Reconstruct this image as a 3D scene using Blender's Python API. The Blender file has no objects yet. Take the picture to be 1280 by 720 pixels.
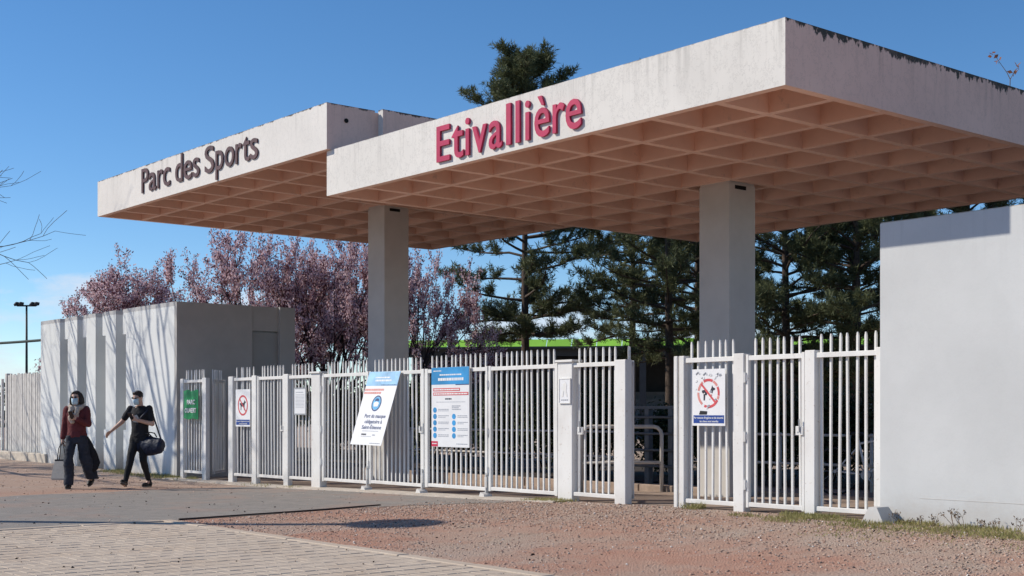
import bpy, bmesh, math, random
import numpy as np
from mathutils import Vector, Matrix, noise as mnoise
R = math.radians
scn = bpy.context.scene
COL = scn.collection

# ------------------------------------------------------------------ camera
cam_d = bpy.data.cameras.new('camera')
cam = bpy.data.objects.new('camera', cam_d); COL.objects.link(cam)
cam.location = (16.0, 0.0, 1.30)
cam.rotation_euler = (R(90), 0, R(50.2817))
cam_d.sensor_width = 36.0
cam_d.lens = 1623.06 / 1280 * 36.0
cam_d.shift_y = (516.27 - 360) / 1280
cam_d.clip_start = 0.1
cam_d.clip_end = 6000
scn.camera = cam
scn.render.resolution_x, scn.render.resolution_y = 1024, 576

# ------------------------------------------------------------------ sky, sun, exposure
SUN_TO = Vector((-1.05, -1.0, 1.02)).normalized()        # towards the sun
SUN_EL = math.asin(SUN_TO.z)
SUN_AZ = math.atan2(SUN_TO.x, SUN_TO.y)
world = bpy.data.worlds.new('World'); scn.world = world
world.use_nodes = True
wn, wl = world.node_tree.nodes, world.node_tree.links
wn.clear()
w_out = wn.new('ShaderNodeOutputWorld'); w_bg = wn.new('ShaderNodeBackground')
sky = wn.new('ShaderNodeTexSky'); sky.sky_type = 'NISHITA'; sky.sun_disc = False
sky.sun_elevation = SUN_EL; sky.sun_rotation = SUN_AZ
sky.altitude = 2000; sky.air_density = 1.0; sky.dust_density = 0.0; sky.ozone_density = 3.0
w_bg.inputs['Strength'].default_value = 0.14
# thin broken clouds that lie low over the horizon all round
w_tc = wn.new('ShaderNodeTexCoord')
w_sep = wn.new('ShaderNodeSeparateXYZ'); wl.new(w_tc.outputs['Generated'], w_sep.inputs[0])
w_map = wn.new('ShaderNodeMapping'); w_map.inputs['Scale'].default_value = (1, 1, 2.6)
w_map.inputs['Location'].default_value = (2.7, 3.1, 0.6)
wl.new(w_tc.outputs['Generated'], w_map.inputs[0])
w_no = wn.new('ShaderNodeTexNoise'); w_no.inputs['Scale'].default_value = 7.5
w_no.inputs['Detail'].default_value = 7; w_no.inputs['Roughness'].default_value = 0.6
wl.new(w_map.outputs[0], w_no.inputs['Vector'])
w_th = wn.new('ShaderNodeMapRange')                      # threshold rises with height above the horizon
w_th.inputs['From Min'].default_value = 0.0; w_th.inputs['From Max'].default_value = 0.15
w_th.inputs['To Min'].default_value = 0.36; w_th.inputs['To Max'].default_value = 0.72
wl.new(w_sep.outputs['Z'], w_th.inputs['Value'])
w_sub = wn.new('ShaderNodeMath'); w_sub.operation = 'SUBTRACT'
wl.new(w_no.outputs['Fac'], w_sub.inputs[0]); wl.new(w_th.outputs[0], w_sub.inputs[1])
w_mr = wn.new('ShaderNodeMapRange'); w_mr.inputs['From Max'].default_value = 0.13
w_mr.inputs['To Max'].default_value = 0.7
wl.new(w_sub.outputs[0], w_mr.inputs['Value'])
w_mix = wn.new('ShaderNodeMix'); w_mix.data_type = 'RGBA'
wl.new(w_mr.outputs[0], w_mix.inputs['Factor'])
w_hs = wn.new('ShaderNodeHueSaturation'); w_hs.inputs['Saturation'].default_value = 1.2
wl.new(sky.outputs[0], w_hs.inputs['Color'])
wl.new(w_hs.outputs[0], w_mix.inputs[6]); w_mix.inputs[7].default_value = (5.3, 5.7, 6.5, 1)
wl.new(w_mix.outputs[2], w_bg.inputs[0]); wl.new(w_bg.outputs[0], w_out.inputs[0])

sun_d = bpy.data.lights.new('sun', 'SUN'); sun_d.energy = 4.5; sun_d.angle = R(0.53)
sun_d.color = (1.0, 0.925, 0.81)
sun = bpy.data.objects.new('sun', sun_d); COL.objects.link(sun)
sun.rotation_euler = (-SUN_TO).to_track_quat('-Z', 'Y').to_euler()
sun.location = SUN_TO * 60

scn.view_settings.view_transform = 'Standard'; scn.view_settings.look = 'None'
scn.view_settings.gamma = 1.0; scn.view_settings.use_curve_mapping = False
scn.view_settings.exposure = 0.0

# ------------------------------------------------------------------ materials
class NT:
    def __init__(s, name):
        s.m = bpy.data.materials.new(name); s.m.use_nodes = True
        s.n, s.l = s.m.node_tree.nodes, s.m.node_tree.links
        s.b = s.n['Principled BSDF']
        s.pos = s.n.new('ShaderNodeNewGeometry').outputs['Position']
    def scaled(s, sc, loc=(0, 0, 0)):
        q = s.n.new('ShaderNodeMapping'); q.inputs['Scale'].default_value = sc; q.inputs['Location'].default_value = loc
        s.l.new(s.pos, q.inputs[0]); return q.outputs[0]
    def noise(s, scale, detail=4, rough=0.6, sc=(1, 1, 1), loc=(0, 0, 0)):
        t = s.n.new('ShaderNodeTexNoise'); t.inputs['Scale'].default_value = scale
        t.inputs['Detail'].default_value = detail; t.inputs['Roughness'].default_value = rough
        s.l.new(s.scaled(sc, loc), t.inputs['Vector']); return t.outputs['Fac']
    def voro(s, scale, sc=(1, 1, 1), feature='F1', out='Distance'):
        t = s.n.new('ShaderNodeTexVoronoi'); t.inputs['Scale'].default_value = scale; t.feature = feature
        s.l.new(s.scaled(sc), t.inputs['Vector']); return t.outputs[out]
    def rng(s, v, a, b, c=0.0, d=1.0):
        t = s.n.new('ShaderNodeMapRange'); t.inputs[1].default_value = a; t.inputs[2].default_value = b
        t.inputs[3].default_value = c; t.inputs[4].default_value = d; s.l.new(v, t.inputs[0]); return t.outputs[0]
    def math(s, op, a, b):
        t = s.n.new('ShaderNodeMath'); t.operation = op
        for i, v in enumerate((a, b)):
            if isinstance(v, (int, float)): t.inputs[i].default_value = v
            else: s.l.new(v, t.inputs[i])
        return t.outputs[0]
    def mix(s, f, a, b):
        t = s.n.new('ShaderNodeMix'); t.data_type = 'RGBA'
        if isinstance(f, (int, float)): t.inputs[0].default_value = f
        else: s.l.new(f, t.inputs[0])
        for i, v in ((6, a), (7, b)):
            if isinstance(v, tuple): t.inputs[i].default_value = (*v, 1)
            else: s.l.new(v, t.inputs[i])
        return t.outputs[2]
    def xyz(s):
        t = s.n.new('ShaderNodeSeparateXYZ'); s.l.new(s.pos, t.inputs[0]); return t.outputs
    def rand(s):
        return s.n.new('ShaderNodeObjectInfo').outputs['Random']
    def done(s, col, rough=0.8, bump=None, bstr=0.3, bdist=0.01, spec=0.3):
        if isinstance(col, tuple): s.b.inputs['Base Color'].default_value = (*col, 1)
        else: s.l.new(col, s.b.inputs['Base Color'])
        if isinstance(rough, (int, float)): s.b.inputs['Roughness'].default_value = rough
        else: s.l.new(rough, s.b.inputs['Roughness'])
        s.b.inputs['Specular IOR Level'].default_value = spec
        if bump is not None:
            t = s.n.new('ShaderNodeBump'); t.inputs['Strength'].default_value = bstr; t.inputs['Distance'].default_value = bdist
            s.l.new(bump, t.inputs['Height']); s.l.new(t.outputs[0], s.b.inputs['Normal'])
        return s.m

def plain(name, col, rough=0.6, var=0.12, scale=6.0, spec=0.3, metal=0.0, bump=0.0):
    t = NT(name)
    n = t.noise(scale, 4)
    dk = tuple(c * (1 - var) for c in col); lt = tuple(min(1, c * (1 + var)) for c in col)
    m = t.done(t.mix(t.rng(n, .3, .7), dk, lt), rough, n if bump else None, bump, .01, spec)
    t.b.inputs['Metallic'].default_value = metal
    return m

def painted_concrete(name, col, dark, ztop, lichen=0.10, streak=0.5, peel=0.0):
    t = NT(name); z = t.xyz()['Z']
    big = t.noise(0.9, 3)
    st = t.noise(2.2, 5, .65, (4.5, 4.5, .25))
    fine = t.noise(38, 3)
    c = t.mix(t.rng(big, .35, .68), col, tuple(v * .90 for v in col))
    # rain streaks run down from the top edge and fade
    fade = t.rng(z, ztop - .62, ztop, 0.0, 1.0)
    c = t.mix(t.math('MULTIPLY', t.math('MULTIPLY', t.rng(st, .52, .72), fade), streak), c, tuple(v * .58 for v in col))
    # grime and lichen on the top edge
    ed = t.math('SUBTRACT', t.math('ADD', z, t.math('MULTIPLY', t.noise(7, 6, .7, (1, 1, .45)), lichen * 2.0)), ztop + lichen * .78)
    c = t.mix(t.rng(ed, 0, .02), c, dark)
    # hairline crazing / flaked paint
    pk = t.noise(5.5, 8, .72, (1, 1, .8), (3, 1, 7))
    c = t.mix(t.math('MULTIPLY', t.rng(t.math('ABSOLUTE', t.math('SUBTRACT', pk, .5), 0), .010, .0), peel), c, tuple(v * .45 for v in col))
    c = t.mix(t.math('MULTIPLY', t.rng(t.math('MULTIPLY', pk, t.rng(z, ztop - .5, ztop, .75, 1.0)), .60, .64), peel), c, tuple(v * .72 for v in col))
    # splash dirt near the ground, with an uneven upper edge, and faint patches of touched-up paint
    base = t.math('SUBTRACT', t.math('MULTIPLY', t.noise(3.1, 6, .7), .85), t.math('SUBTRACT', z, .10))
    c = t.mix(t.math('MULTIPLY', t.rng(base, .02, .55), .55), c, (.36, .29, .23))
    c = t.mix(t.math('MULTIPLY', t.rng(t.noise(.7, 2, .4, loc=(2, 6, 4)), .55, .57), .10), c, tuple(v * .8 for v in col))
    return t.done(c, .85, t.math('ADD', t.math('MULTIPLY', fine, .25), pk), .22, .012)

M = {}
M['c1'] = painted_concrete('pale_pink_painted_concrete', (.75, .715, .665), (.055, .052, .045), 5.246, .035, .75, .6)
M['c2'] = painted_concrete('pale_painted_concrete', (.75, .715, .67), (.07, .06, .055), 5.95, .075, .6, .4)
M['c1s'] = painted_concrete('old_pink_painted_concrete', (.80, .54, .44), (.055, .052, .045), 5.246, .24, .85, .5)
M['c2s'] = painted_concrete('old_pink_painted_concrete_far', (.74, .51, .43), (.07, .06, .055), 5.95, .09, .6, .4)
t = NT('salmon_soffit_paint'); n1 = t.noise(.8, 5, .65); n2 = t.noise(7, 6, .7); n3 = t.noise(45, 3)
c = t.mix(t.rng(n1, .35, .68), (.90, .605, .47), (.78, .515, .40))
c = t.mix(t.math('MULTIPLY', t.rng(n2, .60, .72), .55), c, (.50, .33, .27))
c = t.mix(t.math('MULTIPLY', t.rng(t.noise(2.3, 6, .7, loc=(8, 3, 1)), .64, .70), .5), c, (.86, .72, .64))
M['soffit'] = t.done(c, .85, t.math('ADD', n2, n3), .2, .008)
M['column'] = plain('grey_column_paint', (.56, .53, .49), .75, .06, 2.5, bump=.15)
M['white_wall'] = painted_concrete('white_wall_paint', (.70, .72, .715), (.45, .45, .45), 3.55, .02, .18, .06)
M['wall_right'] = painted_concrete('smooth_white_wall_paint', (.605, .615, .61), (.40, .40, .39), 3.33, .03, .4, .10)
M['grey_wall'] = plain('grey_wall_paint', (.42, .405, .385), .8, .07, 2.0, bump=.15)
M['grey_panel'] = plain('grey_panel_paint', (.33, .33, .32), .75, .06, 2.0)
t = NT('white_fence_paint'); n1 = t.noise(3, 4, .6, (1, 1, .5)); n2 = t.noise(26, 4)
c = t.mix(t.rng(n1, .4, .75), (.77, .76, .735), (.66, .64, .61))
c = t.mix(t.math('MULTIPLY', t.rng(n2, .63, .72), .6), c, (.42, .33, .26))
c = t.mix(t.rng(t.xyz()['Z'], .05, .32, .35, 0), c, (.48, .42, .37))
M['fence'] = t.done(c, .5, n2, .1, .004)
M['steel'] = plain('galvanised_steel', (.40, .40, .41), .45, .15, 12, .5, .5)
M['black'] = plain('black_plastic', (.02, .02, .022), .5, .1)
M['slot'] = plain('black_gap_paint', (.008, .008, .008), .9, .1)
M['red_letter'] = plain('crimson_letter_paint', (.47, .03, .09), .45, .12, 5)
M['brown_letter'] = plain('dark_brown_letter_paint', (.115, .062, .06), .5, .25, 6)

# ground
t = NT('red_gravel_soil'); x = t.xyz()
big = t.noise(.55, 5, .6); mid = t.noise(3.2, 5, .65); fin = t.noise(60, 4, .7); vor = t.voro(48)
red = t.mix(t.rng(mid, .35, .66), (.45, .235, .165), (.49, .295, .215))
tan = t.mix(t.rng(fin, .35, .65), (.40, .315, .245), (.51, .42, .34))
# greyer chippings lie towards the fence and round the people's path, red soil nearer the footway
yv = t.math('ADD', t.math('MULTIPLY', t.noise(.45, 4, .6, loc=(3, 8, 0)), 5.0), x['Y'])
xv = t.math('ADD', t.math('MULTIPLY', t.noise(.6, 4, .6, loc=(1, 2, 0)), 4.0), x['X'])
near = t.math('MAXIMUM', t.rng(yv, 11.4, 14.2), t.rng(xv, -1.5, -4.5, 0, .7))
c = t.mix(t.math('MAXIMUM', t.rng(big, .46, .66, 0, .8), t.math('MULTIPLY', near, .85)), red, tan)
c = t.mix(t.rng(t.noise(110, 2, .6), .62, .74), c, (.62, .55, .47))
c = t.mix(t.rng(t.noise(42, 4, .7, loc=(4, 2, 0)), .60, .72), c, (.20, .125, .095))
# worn, paler wheel and foot tracks that lead to the gates
tr = t.noise(.8, 4, .6, (1.6, .28, 1), (1, 5, 0))
c = t.mix(t.math('MULTIPLY', t.rng(tr, .52, .64), .6), c, (.47, .365, .295))
c = t.mix(t.math('MULTIPLY', t.rng(t.noise(1.7, 6, .7, loc=(7, 1, 0)), .60, .70), .5), c, (.27, .17, .12))
M['gravel'] = t.done(c, .95, t.math('ADD', t.math('MULTIPLY', vor, -1.0), fin), .8, .015, .15)
t = NT('worn_asphalt'); big = t.noise(.6, 5, .6); fin = t.noise(90, 3, .7); mid = t.noise(4, 5)
c = t.mix(t.rng(mid, .35, .7), (.25, .228, .205), (.32, .288, .255))
c = t.mix(t.rng(big, .50, .66), c, (.34, .255, .21))
c = t.mix(t.rng(fin, .58, .72), c, (.42, .39, .36))
c = t.mix(t.rng(t.noise(120, 2, .6, loc=(9, 2, 0)), .62, .70), c, (.055, .052, .05))
M['asphalt'] = t.done(c, .92, fin, .6, .01, .2)
t = NT('concrete_paver')
vm = t.n.new('ShaderNodeVectorMath'); vm.operation = 'SNAP'; vm.inputs[1].default_value = (.111, .112, 9.0); t.l.new(t.pos, vm.inputs[0])
wn_ = t.n.new('ShaderNodeTexWhiteNoise'); t.l.new(vm.outputs[0], wn_.inputs[0]); r_ = wn_.outputs['Value']
c = t.mix(r_, (.52, .43, .345), (.56, .465, .37))
c = t.mix(t.rng(t.noise(1.3, 5), .45, .7), c, (.50, .40, .31))
c = t.mix(t.rng(t.noise(70, 3, .7), .60, .72), c, (.20, .165, .135))
c = t.mix(t.rng(t.noise(55, 3, .7, loc=(5, 0, 0)), .62, .74), c, (.50, .46, .40))
M['paver'] = t.done(c, .95, t.noise(60, 4, .7), .35, .005, .05)
M['joint'] = plain('sandy_joint_dirt', (.16, .125, .095), .95, .3, 25)
M['kerb'] = plain('concrete_kerb', (.52, .46, .385), .9, .2, 9, bump=.5)
M['threshold'] = plain('pale_concrete_threshold', (.52, .46, .39), .9, .18, 8, bump=.4)
M['forecourt'] = plain('brown_grey_forecourt', (.34, .26, .205), .95, .25, 5, bump=.5)
M['rust'] = plain('rusty_steel_edging', (.045, .032, .026), .8, .3, 20)
t = NT('loose_stone'); r_ = t.voro(33, out='Color')
sep = t.n.new('ShaderNodeSeparateColor'); t.l.new(r_, sep.inputs[0])
c = t.mix(sep.outputs[0], (.39, .22, .16), (.53, .42, .34)); c = t.mix(t.rng(sep.outputs[1], .92, .94), c, (.70, .65, .60)); c = t.mix(t.rng(sep.outputs[2], .86, .90), c, (.12, .10, .09))
M['stone'] = t.done(c, .9)
M['dirt_dark'] = plain('dark_litter', (.055, .035, .025), .95, .4, 30)

# plants
def leaf_mat(name, c0, c1, transl=.25, scale=2.5):
    t = NT(name)
    col = t.mix(t.rng(t.noise(scale, 4), .3, .7), c0, c1)
    vc = t.voro(24, out='Color'); sp = t.n.new('ShaderNodeSeparateColor'); t.l.new(vc, sp.inputs[0])
    col = t.mix(t.rng(sp.outputs[0], .2, .9, 0, .8), col, c1)
    m = t.done(col, .65, spec=.25)
    tr = t.n.new('ShaderNodeBsdfTranslucent'); t.l.new(col, tr.inputs[0])
    ad = t.n.new('ShaderNodeMixShader'); ad.inputs[0].default_value = transl
    t.l.new(t.b.outputs[0], ad.inputs[1]); t.l.new(tr.outputs[0], ad.inputs[2])
    t.l.new(ad.outputs[0], t.n['Material Output'].inputs[0])
    return m
M['needle'] = leaf_mat('pine_needles', (.040, .056, .028), (.155, .17, .08), .2, 1.2)
M['blossom'] = leaf_mat('pink_blossom', (.63, .41, .445), (.83, .65, .67), .38)
M['plum_leaf'] = leaf_mat('purple_plum_leaf', (.10, .030, .040), (.20, .075, .085), .25)
M['shrub'] = leaf_mat('dark_shrub_leaf', (.020, .032, .015), (.050, .070, .030), .15)
M['red_shrub'] = leaf_mat('russet_leaf', (.20, .065, .04), (.33, .16, .09), .3)
M['grass'] = leaf_mat('grass_blade', (.17, .19, .06), (.36, .32, .14), .3)
M['bark'] = plain('pine_bark', (.085, .062, .048), .95, .35, 14, bump=.8)
M['dark_bark'] = plain('dark_plum_bark', (.045, .034, .032), .95, .3, 14, bump=.6)
M['grey_bark'] = plain('grey_bark', (.13, .11, .095), .95, .3, 14, bump=.6)
M['dry_stem'] = plain('dry_weed', (.17, .115, .07), .9, .3, 20)

# ------------------------------------------------------------------ mesh helpers
class MB:
    def __init__(s): s.v = []; s.f = []; s.m = []
    def add(s, vs, fs, mi=0):
        o = len(s.v); s.v += [tuple(v) for v in vs]; s.f += [tuple(i + o for i in f) for f in fs]; s.m += [mi] * len(fs); return s
    def box(s, x0, x1, y0, y1, z0, z1, mi=0, bev=0.0):
        if bev <= 0:
            vs = [(x, y, z) for z in (z0, z1) for y in (y0, y1) for x in (x0, x1)]
            return s.add(vs, [(0, 2, 3, 1), (4, 5, 7, 6), (0, 1, 5, 4), (1, 3, 7, 5), (3, 2, 6, 7), (2, 0, 4, 6)], mi)
        b = bev; vs = []; ring = lambda z, i: [(x0 + i, y0 + b, z), (x0 + b, y0 + i, z), (x1 - b, y0 + i, z), (x1 - i, y0 + b, z), (x1 - i, y1 - b, z), (x1 - b, y1 - i, z), (x0 + b, y1 - i, z), (x0 + i, y1 - b, z)]
        vs = ring(z0, 0) + ring(z1 - b, 0) + [(x0 + b, y0 + b, z1), (x1 - b, y0 + b, z1), (x1 - b, y1 - b, z1), (x0 + b, y1 - b, z1)]
        fs = [tuple(range(7, -1, -1))] + [(i, (i + 1) % 8, 8 + (i + 1) % 8, 8 + i) for i in range(8)]
        T = [16, 16, 17, 17, 18, 18, 19, 19]
        for i in range(8):
            a, c = 8 + i, 8 + (i + 1) % 8; p, q = T[i], T[(i + 1) % 8]
            fs.append((a, c, p) if p == q else (a, c, q, p))
        fs.append((16, 17, 18, 19))
        return s.add(vs, fs, mi)
    def tube(s, pts, rad, n=8, caps=True, mi=0):
        pts = [Vector(p) for p in pts]
        if isinstance(rad, (int, float)): rad = [rad] * len(pts)
        vs = []; prev = None
        for i, p in enumerate(pts):
            d = (pts[min(i + 1, len(pts) - 1)] - pts[max(i - 1, 0)])
            d = d.normalized() if d.length > 1e-9 else Vector((0, 0, 1))
            if prev is None:
                u = d.orthogonal().normalized()
            else:
                u = prev - d * prev.dot(d); u = u.normalized() if u.length > 1e-6 else d.orthogonal().normalized()
            prev = u; w = d.cross(u)
            vs += [p + (u * math.cos(2 * math.pi * k / n) + w * math.sin(2 * math.pi * k / n)) * rad[i] for k in range(n)]
        fs = [(i * n + k, i * n + (k + 1) % n, (i + 1) * n + (k + 1) % n, (i + 1) * n + k) for i in range(len(pts) - 1) for k in range(n)]
        if caps: fs += [tuple(range(n - 1, -1, -1)), tuple((len(pts) - 1) * n + k for k in range(n))]
        return s.add(vs, fs, mi)
    def ell(s, c, r, seg=12, rings=8, mi=0, rot=None):
        vs = []; fs = []; c = Vector(c)
        for i in range(rings + 1):
            th = math.pi * i / rings
            for k in range(seg):
                ph = 2 * math.pi * k / seg
                q = Vector((r[0] * math.sin(th) * math.cos(ph), r[1] * math.sin(th) * math.sin(ph), r[2] * math.cos(th)))
                vs.append(c + (rot @ q if rot else q))
        for i in range(rings):
            for k in range(seg):
                a, b = i * seg + k, i * seg + (k + 1) % seg
                fs.append((a + seg, b + seg, b, a))
        return s.add(vs, fs, mi)
    def prism(s, poly, axis, a, b, mi=0):
        """poly: 2D points; axis 'x','y','z' = extrusion axis from a to b"""
        def p3(u, v, w): return {'x': (w, u, v), 'y': (u, w, v), 'z': (u, v, w)}[axis]
        n = len(poly); vs = [p3(u, v, a) for u, v in poly] + [p3(u, v, b) for u, v in poly]
        return s.add(vs, [tuple(range(n)), tuple(range(2 * n - 1, n - 1, -1))] + [(i, n + i, n + (i + 1) % n, (i + 1) % n) for i in range(n)], mi)
    def mesh(s, name, mats, smooth=False, off=(0, 0, 0), fix=True):
        me = bpy.data.meshes.new(name)
        me.from_pydata([(a - off[0], b - off[1], c - off[2]) for a, b, c in s.v], [], s.f)
        for m in (mats if isinstance(mats, (list, tuple)) else [mats]): me.materials.append(m)
        if max(s.m, default=0) > 0: me.polygons.foreach_set('material_index', s.m)
        if smooth: me.polygons.foreach_set('use_smooth', [True] * len(me.polygons))
        if fix:
            bm = bmesh.new(); bm.from_mesh(me); bmesh.ops.recalc_face_normals(bm, faces=bm.faces); bm.to_mesh(bm and me); bm.free()
        me.update(); return me

def link(name, me, parent=None, loc=(0, 0, 0)):
    o = bpy.data.objects.new(name, me); COL.objects.link(o); o.location = loc
    if parent is not None: o.parent = parent
    return o
BASE = {}
def origin(p):
    q = Vector((0, 0, 0))
    while p is not None:
        q += p.location; p = p.parent
    return q
def tag(o, label, cat, group=None, kind=None):
    if label: o['label'] = label
    if cat: o['category'] = cat
    if group: o['group'] = group
    if kind: o['kind'] = kind
    return o
def thing(name, loc, label, cat, group=None):
    o = bpy.data.objects.new(name, None); COL.objects.link(o); o.location = loc; o.empty_display_size = .2
    return tag(o, label, cat, group)
def part(name, mb, mats, parent=None, smooth=False, local=False):
    """mb holds world coordinates unless local"""
    off = (0, 0, 0) if (local or parent is None) else origin(parent)
    return link(name, mb.mesh(name, mats, smooth, off), parent)
def structure(name, mb, mats, smooth=False):
    return tag(part(name, mb, mats, None, smooth), None, None, None, 'structure')
def fast_mesh(name, V, F, mats, mi=None, smooth=False):
    """V (n,3) array, F (m,k) array of faces that all have k corners"""
    V = np.asarray(V, np.float32); F = np.asarray(F, np.int32); m, k = F.shape
    me = bpy.data.meshes.new(name)
    me.vertices.add(len(V)); me.vertices.foreach_set('co', V.ravel())
    me.loops.add(m * k); me.loops.foreach_set('vertex_index', F.ravel())
    me.polygons.add(m); me.polygons.foreach_set('loop_start', np.arange(0, m * k, k, dtype=np.int32))
    for q in (mats if isinstance(mats, (list, tuple)) else [mats]): me.materials.append(q)
    if mi is not None: me.polygons.foreach_set('material_index', np.asarray(mi, np.int32))
    if smooth: me.polygons.foreach_set('use_smooth', np.ones(m, bool))
    me.update(calc_edges=True); me.validate(); return me
def lerp(a, b, t): return a + (b - a) * t
def pw(x, pts):
    if x <= pts[0][0]: return pts[0][1]
    for (a, u), (b, v) in zip(pts, pts[1:]):
        if x <= b: return lerp(u, v, (x - a) / (b - a))
    return pts[-1][1]
def sstep(a, b, x):
    t = min(1, max(0, (x - a) / (b - a))); return t * t * (3 - 2 * t)
GPTS = [(-24, .06), (-16, .03), (-11, -.05), (-9, -.066), (-6, -.058), (-4, -.032), (-2, .01), (1, .048), (3, .093), (4.5, .117), (6, .128), (8, .145), (12, .155)]
def gz(x, y): return pw(x, GPTS) * sstep(6.9, 11.6, y)

# ------------------------------------------------------------------ ground
def grid_sheet(name, xs, ys, mat, dz=0.0, cut=None, jag=None):
    vs = []; fs = []; nx = len(xs)
    for y in ys:
        for i, x in enumerate(xs):
            if jag: x, yy = jag(x, y)
            else: yy = y
            vs.append((x, yy, gz(x, yy) + dz - (cut(x, yy) if cut else 0)))
    for j in range(len(ys) - 1):
        for i in range(nx - 1): fs.append((j * nx + i, j * nx + i + 1, (j + 1) * nx + i + 1, (j + 1) * nx + i))
    mb = MB(); mb.v = vs; mb.f = fs; mb.m = [0] * len(fs)
    o = link(name, mb.mesh(name, mat, True, fix=False)); o['kind'] = 'structure'; return o
fr = lambda a, b, s: [a + (b - a) * i / max(1, round((b - a) / s)) for i in range(max(1, round((b - a) / s)) + 1)]
gx = [-3000, -800, -300, -120, -60] + fr(-40, 24, .5) + [40, 90, 300, 900, 3000]
gy = [-3000, -800, -300, -100, -40] + fr(-15, 30, .5) + [45, 80, 160, 400, 1000, 3000]
gx = sorted(gx + [1.39, 1.41]); gy = sorted(gy + [6.73, 6.75])
grid_sheet('ground', gx, gy, M['gravel'], cut=lambda x, y: .09 if (x > 1.40 and y < 6.74) else 0.0)
random.seed(4)
def jag_drive(x, y):
    if x < -4: x += .38 * mnoise.noise(Vector((y * .55, 3.1, 0))) + .16 * mnoise.noise(Vector((y * 2.3, 8.1, 0))) - .17 * (y - 6.7)
    if x > 1.2 and y > 9.6: x += .9 * sstep(9.4, 11.4, y) + .25 * mnoise.noise(Vector((y * 2.1, 1.1, 0)))
    return x, y
grid_sheet('driveway', [-4.55] + fr(-4.3, 1.0, .4) + [1.34], fr(-14, 11.56, .2), M['asphalt'], .005, jag=jag_drive)
grid_sheet('forecourt_path', fr(-9, 9, .5), fr(12.12, 34, .6), M['forecourt'], .004)
mb = MB()
tx = fr(-9.3, 2.9, .6)
for x, x1 in zip(tx, tx[1:]):
    a, b = gz(x, 12), gz(x1, 12)
    y0 = 11.60
    mb.add([(x, y0, a - .05), (x1, y0, b - .05), (x1, 12.10, b - .05), (x, 12.10, a - .05), (x, y0, a + .018), (x1, y0, b + .018), (x1, 12.10, b + .022), (x, 12.10, a + .022)],
           [(4, 5, 6, 7), (0, 1, 5, 4), (2, 3, 7, 6)])
structure('gate_threshold', mb, M['threshold'])

# footway of concrete slabs, its edge stones
PX0, PY1 = 1.42, 6.72
tag(part('footway_bed', MB().box(PX0, 40, -30, PY1, -.08, -.030), M['joint']), None, None, None, 'structure')
foot = bpy.data.objects['footway_bed']; foot.name = 'footway'
random.seed(8)
BL, BW = .222, .112                                    # block paving in running bond, long side across the footway edge
def vis(x, y):
    a = x - 16; X = a * .639 + y * .769; Z = -a * .769 + y * .639
    if Z < 9.3: return None
    px = 640 + 1623 * X / Z
    return Z if -60 < px < 1340 else None
cands = []; j = 0; y = PY1 - BW / 2 - .004
while y > -3:
    x = PX0 + .004
    x += BL / 2
    while x < 12.5:
        if vis(x, y): cands.append((x, y, False))
        x += BL
    y -= BW; j += 1
seen = sorted([(vis(x, y), x, y, hf) for x, y, hf in cands if vis(x, y)])
pv = [MB().box(-BL / 2 + .008, BL / 2 - .008, -BW / 2 + .0008, BW / 2 - .0008, 0, .034, 0, .005).mesh('paver', M['paver']) for k in range(1)]
hv = MB().box(-BL / 4 + .004, BL / 4 - .004, -BW / 2 + .0008, BW / 2 - .0008, 0, .034, 0, .005).mesh('paver', M['paver'])
def settle(x, y): return -.029 + .006 * mnoise.noise(Vector((x * .9, y * .9, 2))) + random.uniform(-.0016, .0016)
for i, (Z, x, y, hf) in enumerate(seen[:299]):
    o = link('paver', hv if hf else pv[0], foot, (x, y, settle(x, y)))
    o.rotation_euler = (random.gauss(0, .004), random.gauss(0, .005), random.gauss(0, .005))
rest = MB()
for Z, x, y, hf in seen[299:]:
    l = BL / 4 - .006 if hf else BL / 2 - .008; w = BW / 2 - .0008; z = settle(x, y) + .034
    t0, t1 = random.gauss(0, .0006), random.gauss(0, .0005); e = .004
    q = [(-l, -w), (l, -w), (l, w), (-l, w)]
    rest.add([(x + a, y + b, -.035) for a, b in q] + [(x + a, y + b, z - e + t0 * a / l + t1 * b / w) for a, b in q] + [(x + a * (1 - e / l), y + b * (1 - e / w), z + t0 * a / l + t1 * b / w) for a, b in q],
             [(k, (k + 1) % 4, 4 + (k + 1) % 4, 4 + k) for k in range(4)] + [(4 + k, 4 + (k + 1) % 4, 8 + (k + 1) % 4, 8 + k) for k in range(4)] + [(8, 9, 10, 11)])
if rest.v: tag(part('paver_rows', rest, M['paver'], foot), None, None, None, 'stuff')
kerb = []
ke = MB().box(-.07, .07, -.494, .494, -.1, .012, 0, .008).mesh('edge_stone', M['paver'])
kf = MB().box(-.494, .494, -.07, .07, -.1, .012, 0, .008).mesh('edge_stone', M['paver'])
for i in range(14): link('edge_stone', ke, foot, (PX0 - .075, PY1 - .5 - i * 1.0, random.uniform(-.003, .003)))
for i in range(12): link('edge_stone', kf, foot, (PX0 + .36 + i * 1.0, PY1 + .075, random.uniform(-.004, .003)))
mb = MB(); pts = []
for y in fr(6.95, 9.9, .25): pts.append((1.30 + .02 * math.sin(y * 3), y, gz(1.3, y)))
for (a, b) in zip(pts, pts[1:]):
    mb.add([(a[0] - .012, a[1], a[2] - .05), (a[0] + .012, a[1], a[2] - .05), (b[0] + .012, b[1], b[2] - .05), (b[0] - .012, b[1], b[2] - .05),
            (a[0] - .012, a[1], a[2] + .022), (a[0] + .012, a[1], a[2] + .022), (b[0] + .012, b[1], b[2] + .022), (b[0] - .012, b[1], b[2] + .022)],
           [(4, 5, 6, 7), (0, 1, 5, 4), (1, 2, 6, 5), (3, 0, 4, 7), (2, 3, 7, 6)])
structure('asphalt_edging', mb, M['rust'])

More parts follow.
